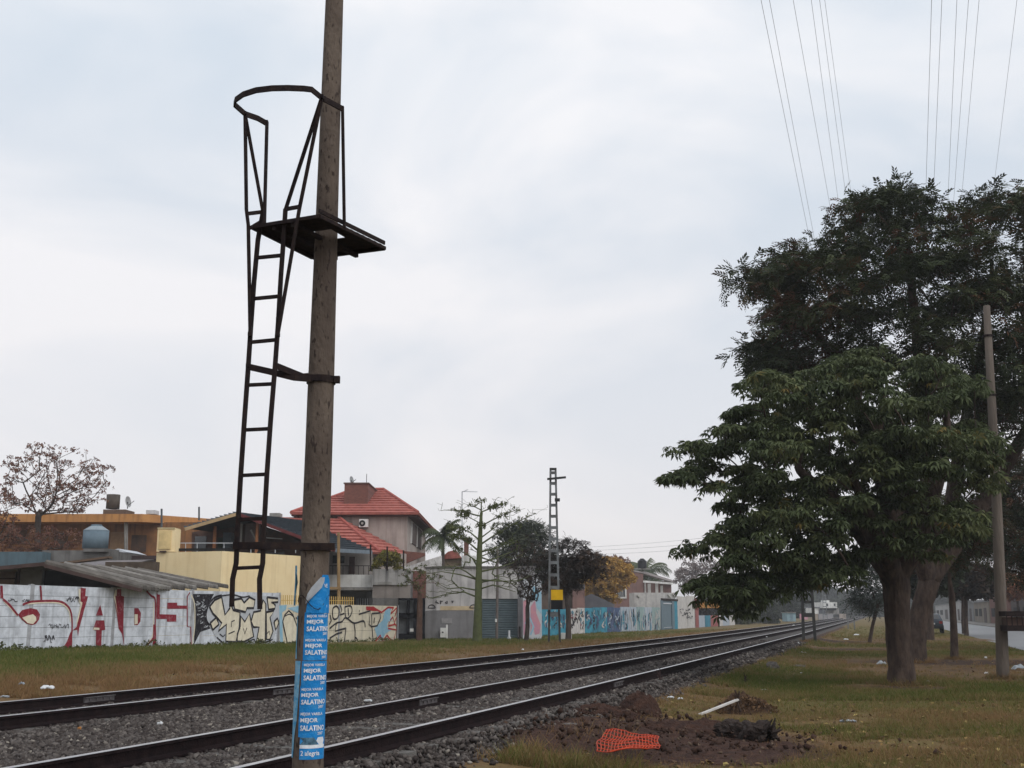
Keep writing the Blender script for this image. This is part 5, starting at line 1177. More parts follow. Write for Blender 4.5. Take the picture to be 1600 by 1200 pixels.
sk = Skel()
tr = [P(1407, 1085, 25.3), P(1408, 1068, 25.3), P(1408, 1040, 25.3), P(1405, 1000, 25.3), P(1402, 950, 25.3), P(1398, 905, 25.3)]
fork = sk.chain(tr, [.40, .31, .275, .265, .27, .31])
for pts, rr_ in (([P(1375, 870, 25.1), P(1340, 825, 24.8), P(1300, 780, 24.5), P(1250, 735, 24.2)], [.26, .2, .15, .09]), ([P(1398, 860, 25.4), P(1385, 790, 25.6), P(1370, 700, 25.6), P(1380, 620, 25.3)], [.22, .17, .13, .07]),
                ([P(1425, 865, 25.2), P(1450, 800, 25.0), P(1475, 720, 24.8), P(1480, 650, 24.6)], [.2, .16, .11, .06]), ([P(1385, 865, 24.7), P(1360, 810, 23.9), P(1330, 740, 23.2)], [.18, .12, .07]), ([P(1405, 868, 25.9), P(1420, 800, 26.6), P(1430, 720, 27.0)], [.18, .12, .07])):
    sk.chain(pts, rr_, fork)
sk.grow(pads1, r1_, P(1400, 890, 25.2), .25, .10, .2)
stuff(sk.tubes(.011, 2.4, 8).build('trunk', bark, T1, True))
lp = pads_to_leaves(pads1, 39, .40, .42, np1)
lm1 = leafmat('leaf_dark_green', [(0, (.042, .056, .026)), (.4, (.072, .091, .042)), (.8, (.112, .132, .060)), (.95, (.16, .168, .075)), (1, (.20, .15, .05))], .25)
crown('crown', t_palmate(6, 1.0, .155, .85), lp, .15, lm1, T1, np1, .38, .5, TONE * .62 + pnoise(lp, 2.2) * .22 + .05)

# tall fine leaved tree behind
r2_ = random.Random(5); np2 = np.random.default_rng(5)
T2 = tree('fine_leaved_tree', 'tall dark fine leaved tree with rusty pods rising behind the near tree', (12.8, 36.5, gxy(12.8, 36.5)))
out2 = [(1138, 437), (1190, 403), (1232, 365), (1222, 345), (1262, 342), (1310, 318), (1322, 302), (1372, 296), (1412, 280), (1452, 298), (1468, 328), (1492, 306), (1530, 288), (1600, 286), (1690, 305), (1770, 420), (1790, 560), (1740, 690), (1660, 740), (1610, 700), (1560, 690), (1480, 680), (1400, 640), (1300, 600), (1200, 600), (1160, 560), (1195, 535), (1185, 512), (1205, 480), (1180, 468)]
pads2 = crown_points(out2, 36.0, 4.6, 360, r2_, 12, .45)
sk = Skel(); f2 = sk.chain([P(1429, 1048, 36.5), P(1430, 1034, 36.5), P(1432, 1000, 36.5), P(1440, 950, 36.5), P(1452, 905, 36.5)], [.46, .35, .31, .30, .33])
for pts, rr_ in (([P(1490, 850, 36.5), P(1535, 790, 36.6), P(1575, 720, 36.8), P(1620, 640, 37), P(1660, 520, 37)], [.30, .26, .22, .17, .09]), ([P(1455, 840, 37), P(1450, 740, 37.3), P(1440, 620, 37.3), P(1430, 500, 37), P(1420, 400, 36.5)], [.32, .26, .22, .16, .07]),
                ([P(1430, 850, 36), P(1390, 740, 35.3), P(1340, 630, 35), P(1290, 540, 34.8), P(1240, 470, 34.8)], [.28, .23, .18, .13, .06]), ([P(1480, 830, 37.5), P(1500, 700, 38.5), P(1530, 560, 39), P(1550, 420, 39)], [.26, .2, .15, .07])):
    sk.chain(pts, rr_, f2)
sk2 = sk
pads2 += crown_points([(1140, 440), (1190, 405), (1240, 370), (1250, 470), (1215, 485), (1180, 462)], 36, 1.5, 16, r2_, 3, .3) + crown_points([(1165, 545), (1215, 520), (1260, 560), (1250, 610), (1200, 600)], 35.5, 1.5, 14, r2_, 3, .3)
sk = sk2; sk.grow(pads2, r2_, P(1450, 800, 36.5), .3, .12, .2); stuff(sk.tubes(.014, 2.4, 8).build('trunk', bark, T2, True))
lp = pads_to_leaves(pads2, 56, .80, .6, np2)
lm2 = leafmat('leaf_fine_dark', [(0, (.020, .028, .015)), (.4, (.037, .048, .021)), (.62, (.056, .066, .029)), (.74, (.078, .040, .022)), (1, (.11, .058, .034))], .15)
crown('crown', t_spray(9, 1.0, .42, .085, .3), lp, .34, lm2, T2, np2, .5, .35, pnoise(lp, .9, 2.0) * .5 + TONE * .35 + .02)
# feathery tips
lp = pads_to_leaves(crown_points(out2, 36.0, 3.6, 60, r2_, 3, .5), 14, .6, .7, np2); crown('crown', t_spray(9, 1.0, .42, .07, .2), lp, .34, lm2, T2, np2, .5, .35, np.full(len(lp), .5))

def auto_tree(name, label, base_px, Y, outline, half, npads, per, rad, size, tm, lm, bk, trunk_r, fork_px, seed, flat=.8, tip=.012, tilt=.6, group=None, cat='tree', up=.25, inset=4, lean=None, bias=None, wob=.12, pen=.2):
    r_ = random.Random(seed); n_ = np.random.default_rng(seed); b = P(base_px[0], base_px[1], Y); gzz = gxy(b.x, Y)
    t = thing(name, label, cat, (b.x, Y, gzz), group)
    pads = crown_points(outline, Y, half, npads, r_, inset)
    sk = Skel(); fk = P(fork_px[0], fork_px[1], Y); b0 = Vector((b.x, Y, gzz - .15)); mid = b0.lerp(fk, .5) + Vector((r_.uniform(-.05, .05), 0, 0))
    sk.chain([b0, b0.lerp(fk, .08), mid, fk], [trunk_r * 1.4, trunk_r * 1.05, trunk_r * .9, trunk_r * .8])
    sk.grow(pads, r_, fk, up, wob, pen)
    tb_ = sk.tubes(tip, 2.3, 6, trunk_r * .7).build('trunk', bk, t, True); stuff(tb_)
    if per > 0:
        lp = pads_to_leaves(pads, per, rad, flat, n_); crown('crown', tm, lp, size, lm, t, n_, tilt, .35, None if bias is None else pnoise(lp, bias))
    return t
lm_red = leafmat('leaf_rust', [(0, (.10, .04, .03)), (.6, (.17, .075, .05)), (1, (.22, .12, .08))], .2)
lm_dk = leafmat('leaf_dusky', [(0, (.016, .022, .014)), (.6, (.030, .038, .021)), (1, (.05, .056, .03))], .12)
lm_dr = leafmat('leaf_dusky_red', [(0, (.020, .018, .015)), (.6, (.036, .026, .021)), (1, (.065, .042, .03))], .12)
lm_ye = leafmat('leaf_yellow', [(0, (.30, .16, .04)), (.6, (.42, .25, .06)), (1, (.52, .34, .10))], .3)
lm_gr = leafmat('leaf_olive', [(0, (.05, .06, .02)), (.6, (.085, .10, .035)), (1, (.13, .14, .05))], .25)
lm_yg = leafmat('leaf_yellow_green', [(0, (.09, .09, .02)), (.6, (.17, .15, .035)), (1, (.24, .2, .05))], .25)
lm_gy = leafmat('twig_grey', [(0, (.13, .10, .095)), (1, (.20, .16, .15))], .0)
tuft = t_tuft()
auto_tree('bare_tree', 'bare spreading tree with rust coloured tips in front of the orange building', (62, 905), 60, [(-5, 765), (10, 735), (0, 715), (25, 700), (55, 690), (85, 688), (120, 697), (150, 712), (182, 738), (175, 762), (160, 788), (120, 805), (70, 800), (20, 800)], 3.0, 240, 5, .28, .11, tuft, lm_red, bark_g, .19, (60, 808), 3, .8, .013, inset=2, wob=.035, up=-.05, pen=1.0)
auto_tree('bare_tree', 'leafless reddish tree at the left edge of the picture', (-18, 905), 57, [(-110, 800), (-70, 760), (-20, 750), (18, 770), (35, 800), (28, 840), (5, 855), (-60, 850)], 2.5, 120, 4, .26, .11, tuft, lm_red, bark_g, .15, (-16, 850), 4, .8, .013, inset=2, wob=.04, up=-.05, pen=1.0)
auto_tree('scrub_bush', 'rusty brown scrub below the bare tree by the orange wall', (70, 880), 58, [(0, 862), (5, 835), (40, 822), (80, 818), (120, 828), (135, 845), (125, 862)], 1.2, 60, 10, .3, .10, tuft, lm_red, bark_g, .05, (70, 866), 6, .8, .012, cat='bush', inset=2)
auto_tree('shrub', 'yellow green shrub growing on top of the stained wall', (602, 893), 62.6, [(584, 890), (586, 875), (596, 862), (612, 858), (628, 870), (628, 890)], .8, 30, 26, .22, .12, tuft, lm_yg, bark_g, .04, (603, 884), 8, .8, .01, cat='shrub', inset=2)
auto_tree('round_dark_tree', 'dense dark rounded tree behind the garage roof', (812, 1000), 84, [(772, 880), (768, 850), (780, 825), (805, 812), (835, 810), (858, 822), (872, 850), (868, 900), (850, 925), (800, 915)], 3.0, 110, 46, .95, .30, t_spray(7, .9, .5, .12, -.3), lm_dk, bark_g, .2, (815, 920), 9, .7, .014, inset=8, bias=1.2)
auto_tree('dusky_tree', 'dark reddish green tree with forked trunk right of the yellow sign mast', (888, 1000), 57, [(845, 905), (852, 868), (868, 842), (895, 835), (920, 850), (942, 868), (950, 895), (938, 915), (915, 908), (890, 930), (866, 932), (850, 925)], 1.9, 120, 40, .50, .20, t_spray(6, .9, .5, .12, .2), lm_dr, bark_g, .15, (888, 955), 10, .7, .012, inset=6, bias=1.6)
auto_tree('twiggy_tree', 'nearly leafless twiggy tree beside the pink graffiti', (822, 1003), 58, [(785, 890), (790, 855), (808, 840), (835, 838), (858, 852), (866, 890), (855, 915), (835, 940), (815, 938), (795, 915)], 1.7, 150, 3, .25, .12, tuft, lm_dr, bark_g, .12, (824, 950), 12, .8, .012, inset=2, wob=.04, up=-.05, pen=1.0)
auto_tree('pruned_tree', 'small pruned bare tree with brown trunk in front of the black gate', (655, 1004), 59, [(615, 905), (625, 895), (640, 880), (655, 872), (672, 880), (690, 893), (700, 905), (680, 920), (660, 925), (632, 925)], 1.3, 34, 4, .2, .10, tuft, lm_gr, mat('bark_reddish', (.13, .075, .055), (.09, .055, .042), 5, .9, .4, 16), .16, (656, 932), 13, .8, .012, inset=2, wob=.05)
auto_tree('yellow_tree', 'bright yellow autumn tree in front of the brown house', (945, 995), 122, [(912, 930), (905, 905), (925, 885), (938, 868), (960, 872), (985, 880), (992, 900), (975, 915), (965, 935), (955, 945), (930, 940)], 2.6, 120, 30, .8, .29, tuft, lm_ye, bark_g, .12, (946, 950), 14, .7, .014, inset=4)
auto_tree('bare_tree', 'small reddish bare tree top behind the yellow tree', (965, 990), 160, [(935, 885), (945, 868), (965, 866), (985, 872), (985, 890)], 1.5, 60, 6, .5, .22, tuft, lm_red, bark_g, .12, (962, 905), 15, .8, .02, inset=2)
auto_tree('far_bare_tree', 'grey hazy leafless tree beyond the brown house', (1095, 985), 190, [(1050, 915), (1055, 895), (1070, 878), (1085, 866), (1110, 870), (1135, 885), (1160, 905), (1160, 930), (1100, 935)], 4, 200, 9, .9, .30, tuft, lm_gy, mat('bark_pale', (.15, .125, .12), None, 3), .25, (1098, 940), 16, .8, .03, inset=2, wob=.06)
for k, (nm, lb, bx, Y, ol, half, sd_) in enumerate((
    ('hedge_bush', 'olive bush at the end of the coloured wall', 1165, 190, [(1120, 980), (1122, 945), (1140, 925), (1165, 930), (1180, 960), (1178, 980)], 4, 31),
    ('hedge_bush', 'brown green thicket behind the low coloured panels', 1110, 185, [(1085, 970), (1090, 935), (1110, 920), (1130, 930), (1135, 970)], 4, 32),
    ('hedge_bush', 'dusky thicket beside the teal hut', 1195, 205, [(1178, 975), (1180, 940), (1195, 925), (1212, 940), (1216, 975)], 4, 33),
    ('far_tree', 'hazy dark tree behind the teal hut', 1230, 240, [(1205, 965), (1205, 930), (1222, 912), (1245, 918), (1252, 945), (1250, 965)], 6, 34))):
    auto_tree(nm, lb, (bx, 985), Y, ol, half, 70, 34, 1.0, .42, tuft, lm_dr if k == 1 else lm_dk if k > 1 else lm_gr, bark_g, .15, (bx, 970), sd_, .8, .02, cat='tree' if 'tree' in nm else 'bush', inset=3)
# far wood: one hazy mass
r_ = random.Random(44); n_ = np.random.default_rng(44)
wood = crown_points([(1130, 968), (1140, 930), (1175, 915), (1210, 905), (1250, 912), (1275, 908), (1305, 925), (1345, 935), (1390, 930), (1440, 925), (1500, 930), (1500, 968)], 420, 40, 420, r_, 2)
lp = pads_to_leaves(wood, 34, 3.2, .8, n_); o = crown('far_wood', tuft, lp, 1.7, lm_dk, None, n_, .8, .4, pnoise(lp, .15)); o.name = 'far_wood'; tag(o, 'hazy wood closing the view at the far end of the tracks', 'wood')

# green trunked tree with horizontal limbs
YS = 56.0
gsk = P(746, 1005, YS); T3 = tree('silk_floss_tree', 'green trunked tree with tiered horizontal bare limbs before the garage', (gsk.x, YS, gxy(gsk.x, YS)))
sk = Skel(); tp = [(746, 1008, .30), (746, 1000, .235), (747, 950, .185), (748, 900, .16), (749.5, 860, .135), (751, 820, .09), (752, 800, .06), (752, 785, .03)]
top = sk.chain([P(x, y, YS) for x, y, _ in tp], [r for _, _, r in tp])
def node_at(y): return min(range(len(tp)), key=lambda i: abs(tp[i][1] - y))
r_ = random.Random(15); limb_tips = []
limbs = [((743, 932), [(725, 925), (700, 928), (676, 934), (662, 932)]), ((743, 922), [(722, 918), (700, 920), (685, 912)]), ((744, 905), [(720, 898), (690, 893), (665, 897)]), ((745, 905), [(728, 893), (712, 885), (690, 885)]), ((746, 885), [(738, 872), (722, 862), (708, 852)]),
         ((751, 920), [(770, 914), (790, 920), (806, 925)]), ((751, 910), [(775, 905), (800, 912), (818, 905)]), ((751, 906), [(780, 908), (805, 908), (830, 900)]), ((752, 893), [(775, 888), (800, 880), (815, 870)]), ((752, 880), [(775, 872), (800, 862), (822, 852)]), ((752, 862), [(780, 855), (800, 845)]),
         ((752, 850), [(770, 838), (792, 825), (815, 812), (838, 802)]), ((752, 840), [(768, 828), (782, 818)]), ((752, 822), [(770, 812), (785, 805), (806, 797)]), ((749, 862), [(735, 850), (722, 842), (705, 838)]), ((750, 845), [(735, 832), (720, 825), (704, 824)]),
         ((751, 818), [(740, 812), (725, 804)]), ((752, 806), [(740, 804), (722, 798), (696, 797)]), ((752, 800), [(765, 795), (775, 790), (786, 787)]), ((752, 797), [(742, 792), (732, 789)]), ((750, 870), [(760, 866), (775, 858)]), ((749, 880), [(735, 870), (728, 862)])]
for st_, pts in limbs:
    par = node_at(st_[1]); st3 = P(st_[0], st_[1], YS); dy = r_.uniform(-1.3, 1.3); n = len(pts); idx = sk.add(st3, par, .05 if st_[1] > 840 else .04)
    for k, (x, y) in enumerate(pts):
        f = (k + 1) / n; idx = sk.add(P(x, y, YS + dy * f), idx, lerp(.045, .012, f) if st_[1] > 840 else lerp(.045, .016, f))
        if k: limb_tips.append((sk.p[idx], y)); limb_tips.append((sk.p[idx].lerp(sk.p[sk.par[idx]], .5), y))
tw = []
for q, y in limb_tips:
    for _ in range(6): tw.append(q + Vector((r_.uniform(-.6, .6), r_.uniform(-.5, .5), r_.uniform(-.1, .4))))
sk.grow(tw, r_, P(749, 870, YS), .1, .08, .0)
stuff(sk.tubes(.007, 2.3, 8, .3).build('trunk', bark_green, T3, True))
n_ = np.random.default_rng(3); lf = [q for q, y in limb_tips if y < 860 and r_.random() < .8] + [P(752, 783, YS), P(725, 800, YS), P(722, 802, YS), P(718, 835, YS), P(712, 838, YS), P(768, 793, YS), P(752, 822, YS), P(735, 845, YS), P(706, 825, YS), P(725, 806, YS)] * 2
lp = pads_to_leaves(lf, 8, .28, .7, n_); crown('crown', tuft, lp, .12, lm_gr, T3, n_, .7)

# palms
lm_palm = leafmat('palm_frond', [(0, (.045, .06, .03)), (.6, (.075, .09, .045)), (1, (.11, .12, .06))], .2)
def palm(label, base, h, nf, L_, seed, trunk_r=.16, droop=1.0, name='palm_tree', m=None, el0=(-.3, 1.2)):
    r_ = random.Random(seed); t = thing(name, label, 'palm', base); b = Vector(base)
    mb = MB(); mb.tube([b - Vector((0, 0, .2)), b + Vector((.05, 0, h * .5)), b + Vector((0, 0, h))], [trunk_r * 1.2, trunk_r, trunk_r * .9], 9); mb.build('trunk', bark_g, t, True)
    for k in range(nf):
        a = 2 * math.pi * k / nf + r_.uniform(-.2, .2); el = r_.uniform(*el0); V = []; F = []; p = b + Vector((0, 0, h)); d = Vector((math.cos(a) * math.cos(el), math.sin(a) * math.cos(el), math.sin(el))); sg = 14; l_ = L_ * r_.uniform(.8, 1.1)
        for i in range(sg):
            f = i / sg; side = Vector((-math.sin(a), math.cos(a), 0)); ll = .42 * L_ * math.sin(math.pi * (.12 + .83 * f)) ** .8 * .6
            for sg_ in (-1, 1):
                tip_ = p + side * sg_ * ll + d * ll * .7 - Vector((0, 0, ll * (.5 + .5 * droop * r_.uniform(.6, 1.2)))); w_ = d * .035 * L_; i0 = len(V)
                V += [p - w_, p + w_, tip_]; F.append((i0, i0 + 1, i0 + 2))
            p = p + d * (l_ / sg); d = (d - Vector((0, 0, .085 * droop * (1 + f)))).normalized()
        fast('frond', V, F, m or lm_palm, t, np.repeat([r_.random()], len(V)))
    return t
YP_ = 78; q = P(690, 1000, YP_); palm('feathery palm tree rising behind the garage and whitewashed wall', (q.x, YP_, 0), P(690, 838, YP_).z, 22, 1.9, 2, .13)
q = P(1012, 990, 170); palm('palm tree with drooping fronds behind the black water tank', (q.x, 170, -.2), P(1012, 893, 170).z + .2, 24, 4.2, 3, .2)
q = P(985, 990, 175); palm('palm tree between the brown house roof and the bare tree top', (q.x, 175, -.2), P(985, 893, 175).z + .2, 20, 3.6, 4, .2)
lm_pg = leafmat('frond_dull', [(0, (.045, .06, .05)), (1, (.085, .10, .085))], .2)
auto_tree('drooping_tree', 'small drooping dull green tree left of the near trunk', (1356, 985), 60, [(1328, 945), (1333, 905), (1352, 872), (1392, 862), (1405, 930), (1385, 955), (1350, 958)], 1.4, 60, 16, .42, .42, t_spray(9, 1.0, .42, .06, .7), lm_pg, bark, .10, (1372, 945), 61, .7, .012, inset=3, tilt=.4)

# trees further right along the street
auto_tree('street_tree', 'slim trunked small tree between near tree and wooden pole', (1491, 1032), 39, [(1420, 870), (1425, 800), (1470, 770), (1530, 770), (1560, 810), (1550, 860), (1510, 885), (1470, 890)], 2.0, 90, 40, .55, .3, t_spray(9, 1.0, .42, .055, .3), lm2, bark, .13, (1487, 930), 51, .7, .012, inset=6, tilt=.5)
auto_tree('street_tree', 'brownish leafy tree filling the view right of the wooden pole', (1640, 1010), 48, [(1540, 880), (1545, 790), (1560, 720), (1600, 670), (1680, 680), (1720, 760), (1730, 860), (1690, 930), (1640, 925), (1600, 915), (1565, 900)], 3.0, 190, 44, .8, .42, t_spray(9, 1.0, .42, .055, .3), lm2, bark, .2, (1635, 940), 52, .7, .014, inset=6, tilt=.5)
lm_or = leafmat('leaf_orange', [(0, (.16, .06, .03)), (.6, (.26, .10, .045)), (1, (.3, .15, .06))], .25)
auto_tree('street_tree', 'small orange red leaved tree across the street at far right', (1590, 982), 105, [(1540, 925), (1548, 902), (1575, 895), (1610, 900), (1620, 925), (1585, 935)], 2, 60, 26, .8, .35, tuft, lm_or, bark, .12, (1590, 940), 53, .7, .02, inset=3)
auto_tree('street_tree', 'thin dark trunked tree in front of the grey street house', (1505, 987), 85, [(1470, 905), (1480, 880), (1520, 880), (1540, 905), (1525, 930), (1490, 930)], 2, 60, 30, .7, .4, tuft, lm_dk, bark, .11, (1504, 935), 54, .7, .02, inset=3)
auto_tree('street_tree', 'thicker trunked tree beside the thin dark one across the grass', (1509.5, 989), 78, [(1490, 915), (1500, 890), (1535, 885), (1555, 910), (1540, 932), (1505, 932)], 2, 60, 30, .7, .4, tuft, lm_dr, bark, .15, (1509, 935), 55, .7, .02, inset=3)
auto_tree('street_tree', 'stout dark tree just behind the leaning trunk on the right', (1452, 995), 66, [(1400, 890), (1410, 850), (1440, 830), (1480, 850), (1500, 890), (1480, 920), (1440, 930), (1415, 920)], 2.2, 80, 34, .6, .32, tuft, lm_dk, bark, .24, (1452, 940), 56, .7, .016, inset=3)

# ---------------------------------------------------------------- right hand pole, basket, car
rpb = P(1567, 1062, 27.5)
rp2 = thing('wooden_pole', 'plain grey brown utility pole standing on the grass at right', 'pole', (rpb.x, 27.5, gxy(rpb.x, 27.5)))
wood_m = mat('pole_wood', (.15, .125, .105), (.095, .078, .066), 2.2, .9, .5, 24, .4, dark=(.05, .04, .034), stretch=(1, 1, .2))
mb = MB(); mb.tube([(rpb.x, 27.5, -.3)] + [P(x, y, 27.5) for x, y in ((1566.5, 1040), (1562, 900), (1556, 750), (1548, 600), (1541.5, 478))], [.15, .145, .13, .115, .10, .085], 14); mb.build('shaft', wood_m, rp2, True)
for y, x in ((525, 1543.5), (618, 1549.5)):
    mb = MB(); q = P(x, y, 27.5); mb.tube([q - Vector((0, 0, .025)), q + Vector((0, 0, .025))], .115, 14); mb.build('band', steel, rp2)
tw = thing('wooden_pole', 'second pole cut off by the right edge of the picture', 'pole', P(1606, 1030, 34)); mb = MB(); mb.tube([P(1614, 1040, 34), P(1601, 480, 34)], [.15, .09], 12); mb.build('shaft', wood_m, tw, True)
yb = 27.0; bk_ = thing('litter_basket', 'black metal raised litter basket at the right edge beside the pole', 'basket', (P(1605, 1060, yb).x, yb, gxy(P(1605, 1060, yb).x, yb)))
x0, x1, z0, z1 = P(1573, 970, yb).x, P(1640, 970, yb).x, P(1590, 986, yb).z, P(1590, 955, yb).z
for za, zb_ in ((z1 - .12, z1), (z0, z0 + .13)):
    for (xa, xb, ya, yb_) in ((x0, x1, yb, yb + .03), (x0, x1, yb + .47, yb + .5), (x0, x0 + .03, yb + .031, yb + .469), (x1 - .03, x1, yb + .031, yb + .469)):
        mb = MB(); mb.box(xa, xb, ya, yb_, za, zb_); mb.build('band', steel, bk_)
for k in range(9): xx = lerp(x0 + .02, x1 - .02, k / 8); mb = MB(); mb.box(xx - .012, xx + .012, yb + .032, yb + .045, z0, z1); mb.build('bar', steel, bk_)
mb = MB(); mb.box(x0 + .03, x1 - .03, yb + .05, yb + .46, z0 + .0, z0 + .02); mb.build('floor', steel, bk_)
mb = MB(); mb.box(x0 + .05, x1 - .1, yb + .1, yb + .4, z0 + .03, z1 - .14); mb.build('litter_sack', mat('sack_brown', (.10, .06, .045), (.06, .04, .035), 5), bk_)
pxc = (x0 + x1) / 2 + .1; mb = MB(); mb.tube([(pxc, yb + .25, -.2), (pxc, yb + .25, z0)], .05, 10); mb.build('post', steel, bk_)

# parked car seen from behind on the street
def car(label, base, yaw, body_m):
    t = thing('parked_car', label, 'car', base); b = Vector(base); ca, sa = math.cos(yaw), math.sin(yaw)
    def T(x, y, z): return b + Vector((x * ca - y * sa, x * sa + y * ca, z))
    prof_ = [(-2.0, .35), (-2.05, .75), (-1.95, .95), (-1.5, 1.0), (-.9, 1.42), (.5, 1.45), (1.15, 1.02), (1.9, .9), (2.05, .65), (2.0, .35)]
    V = []; F = []; n = len(prof_)
    for sgn in (-1, 1):
        for y, z in prof_: V.append(T(sgn * (.82 if z < 1.03 else .64), y, z))
    F = [tuple(range(n))[::-1], tuple(range(n, 2 * n))] + [(i, (i + 1) % n, n + (i + 1) % n, n + i) for i in range(n)]
    mesh('body', V, F, body_m, t)
    mb = MB(); mb.add([T(-.6, -1.46, 1.06), T(.6, -1.46, 1.06), T(.52, -.97, 1.38), T(-.52, -.97, 1.38)], [(0, 1, 2, 3)]); mb.build('rear_window', glass, t)
    for sgn in (-1, 1):
        mb = MB(); mb.add([T(sgn * .80, -1.3, 1.05), T(sgn * .80, .95, 1.05), T(sgn * .665, .45, 1.39), T(sgn * .665, -.85, 1.37)], [(0, 1, 2, 3)]); mb.build('side_window', glass, t)
        mb = MB(); mb.hexa([T(sgn * .55, -2.07, .72), T(sgn * .78, -2.07, .72), T(sgn * .78, -1.98, .72), T(sgn * .55, -1.98, .72), T(sgn * .55, -2.05, .9), T(sgn * .78, -2.05, .9), T(sgn * .78, -1.96, .9), T(sgn * .55, -1.96, .9)]); mb.build('tail_light', mat('tail_light_red', (.25, .015, .012), None, 3, .3), t)
        for y in (-1.3, 1.3):
            mb = MB(); mb.tube([T(sgn * .70, y, .31), T(sgn * .88, y, .31)], .31, 16); o = mb.build('wheel', mat('tyre', (.012, .012, .013), None, 3), t); mb = MB(); mb.tube([T(sgn * .86, y, .31), T(sgn * .895, y, .31)], .17, 12); mb.build('rim', gsilver, o)
    mb = MB(); mb.hexa([T(-.8, -2.12, .4), T(.8, -2.12, .4), T(.8, -1.99, .4), T(-.8, -1.99, .4), T(-.8, -2.12, .58), T(.8, -2.12, .58), T(.8, -1.99, .58), T(-.8, -1.99, .58)]); mb.build('bumper', mat('bumper_dark', (.03, .032, .036), None, 3), t)
    mb = MB(); mb.add([T(-.25, -2.07, .66), T(.25, -2.07, .66), T(.25, -2.06, .77), T(-.25, -2.06, .77)], [(0, 1, 2, 3)]); mb.build('number_plate', white_paint, t)
q = SD(88, -6.9); q = P(1454, 980, 88); car('dark blue grey car parked on the street behind the big trunk', (q.x, 88, .01), -YAW, mat('car_paint', (.045, .06, .08), None, 3, .25, spec=.6))

# ---------------------------------------------------------------- dug earth, orange netting, debris
earth_m = mat('dug_earth', (.068, .036, .026), (.032, .018, .015), 9, .98, .9, 30, detail=9)
def mound(name, label, c, rx, ry, h, seed, m=earth_m, n=34, rough=.35, cat='soil heap'):
    r_ = random.Random(seed); V = []; F = []
    for i in range(n + 1):
        for j in range(n + 1):
            u_, v_ = 2 * i / n - 1, 2 * j / n - 1; x, y = c[0] + u_ * rx, c[1] + v_ * ry; q = u_ * u_ + v_ * v_
            b = max(0, 1 - q); lump = 1 + rough * (noise2(x * 7, y * 7, seed) + .8 * noise2(x * 17, y * 17, seed + 3)); V.append((x, y, gxy(x, y) - .04 + .05 * min(1, b * 4) + h * b ** .8 * lump + (r_.uniform(-.012, .012) if b > 0 else 0)))
    for i in range(n):
        for j in range(n): a = i * (n + 1) + j; F.append((a, a + n + 1, a + n + 2, a + 1))
    return tag(mesh(name, V, F, m, None, False), label, cat)
def g0(x, y, z=.06): q = G(x, y, z); return (q.x, q.y)
mound('soil_heap', 'low spread of dark dug earth around the orange netting', g0(985, 1156), 2.0, 1.9, .05, 2)
mound('soil_heap', 'highest lump of dark earth behind the orange netting', g0(1000, 1122), .34, .3, .26, 3, rough=.6)
mound('soil_heap', 'dark earth ridge left of the netting lump', g0(945, 1128), .55, .35, .12, 4)
mound('soil_heap', 'dark earth bank between netting and charred log', g0(1100, 1140), .95, .45, .15, 5)
mound('soil_heap', 'flat dark earth patch in front of the charred log', g0(1130, 1166), 1.4, 1.3, .05, 6)
mound('soil_heap', 'dark earth strip at left of the netting near the ballast', g0(880, 1165), .9, 1.2, .06, 7)
# clods
pos = []; siz = []
for _ in range(900):
    c = rnd.choice([g0(985, 1160), g0(1000, 1130), g0(1110, 1150), g0(1130, 1170), g0(900, 1165), g0(955, 1140)]); x, y = c[0] + rnd.gauss(0, .75), c[1] + rnd.gauss(0, .4)
    pos.append((x, y, gxy(x, y) + rnd.uniform(.03, .12))); siz.append(rnd.choice([.015, .02, .02, .03, .05]) * rnd.uniform(.7, 1.2))
V, F, R = stones(pos, siz); tag(stuff(fast('earth_clods', V, F, leafmat('clod', [(0, (.026, .015, .012)), (.8, (.060, .035, .026)), (1, (.13, .095, .07))], 0, .95), None, R)), 'loose dark clods scattered over the dug earth', 'soil')
net = thing('safety_netting', 'crumpled orange plastic safety netting lying in the dug earth', 'netting', (*g0(985, 1158), .1))
orange = mat('orange_plastic', (.50, .055, .018), (.30, .04, .018), 14, .5)
def netpt(u_, v_):
    x = lerp(937 + 10 * v_, 1026 + 4 * v_, u_) if False else lerp(947 - 16 * v_, 1029 + 1 * v_, u_) + 2 * math.sin(v_ * 7 + u_ * 3); y = lerp(1139, 1168, v_) + 10 * u_ * (1 - v_) + 2 * u_ * v_ + 3 * math.sin(u_ * 5.5) * v_
    z = .24 + .012 * math.sin(u_ * 9 + v_ * 4) + .010 * math.sin(v_ * 11 + u_ * 5); q = G(x, y, .25); q.z = z; return q
for k in range(9):
    mb = MB(); mb.tube([netpt(i / 24, k / 8 + .012 * math.sin(i * 1.3 + k)) for i in range(25)], .0065, 4); mb.build('strand', orange, net)
for k in range(19):
    mb = MB(); mb.tube([netpt(k / 18 + .010 * math.sin(i * 1.1 + k), i / 14) for i in range(15)], .0055, 4); mb.build('strand', orange, net)
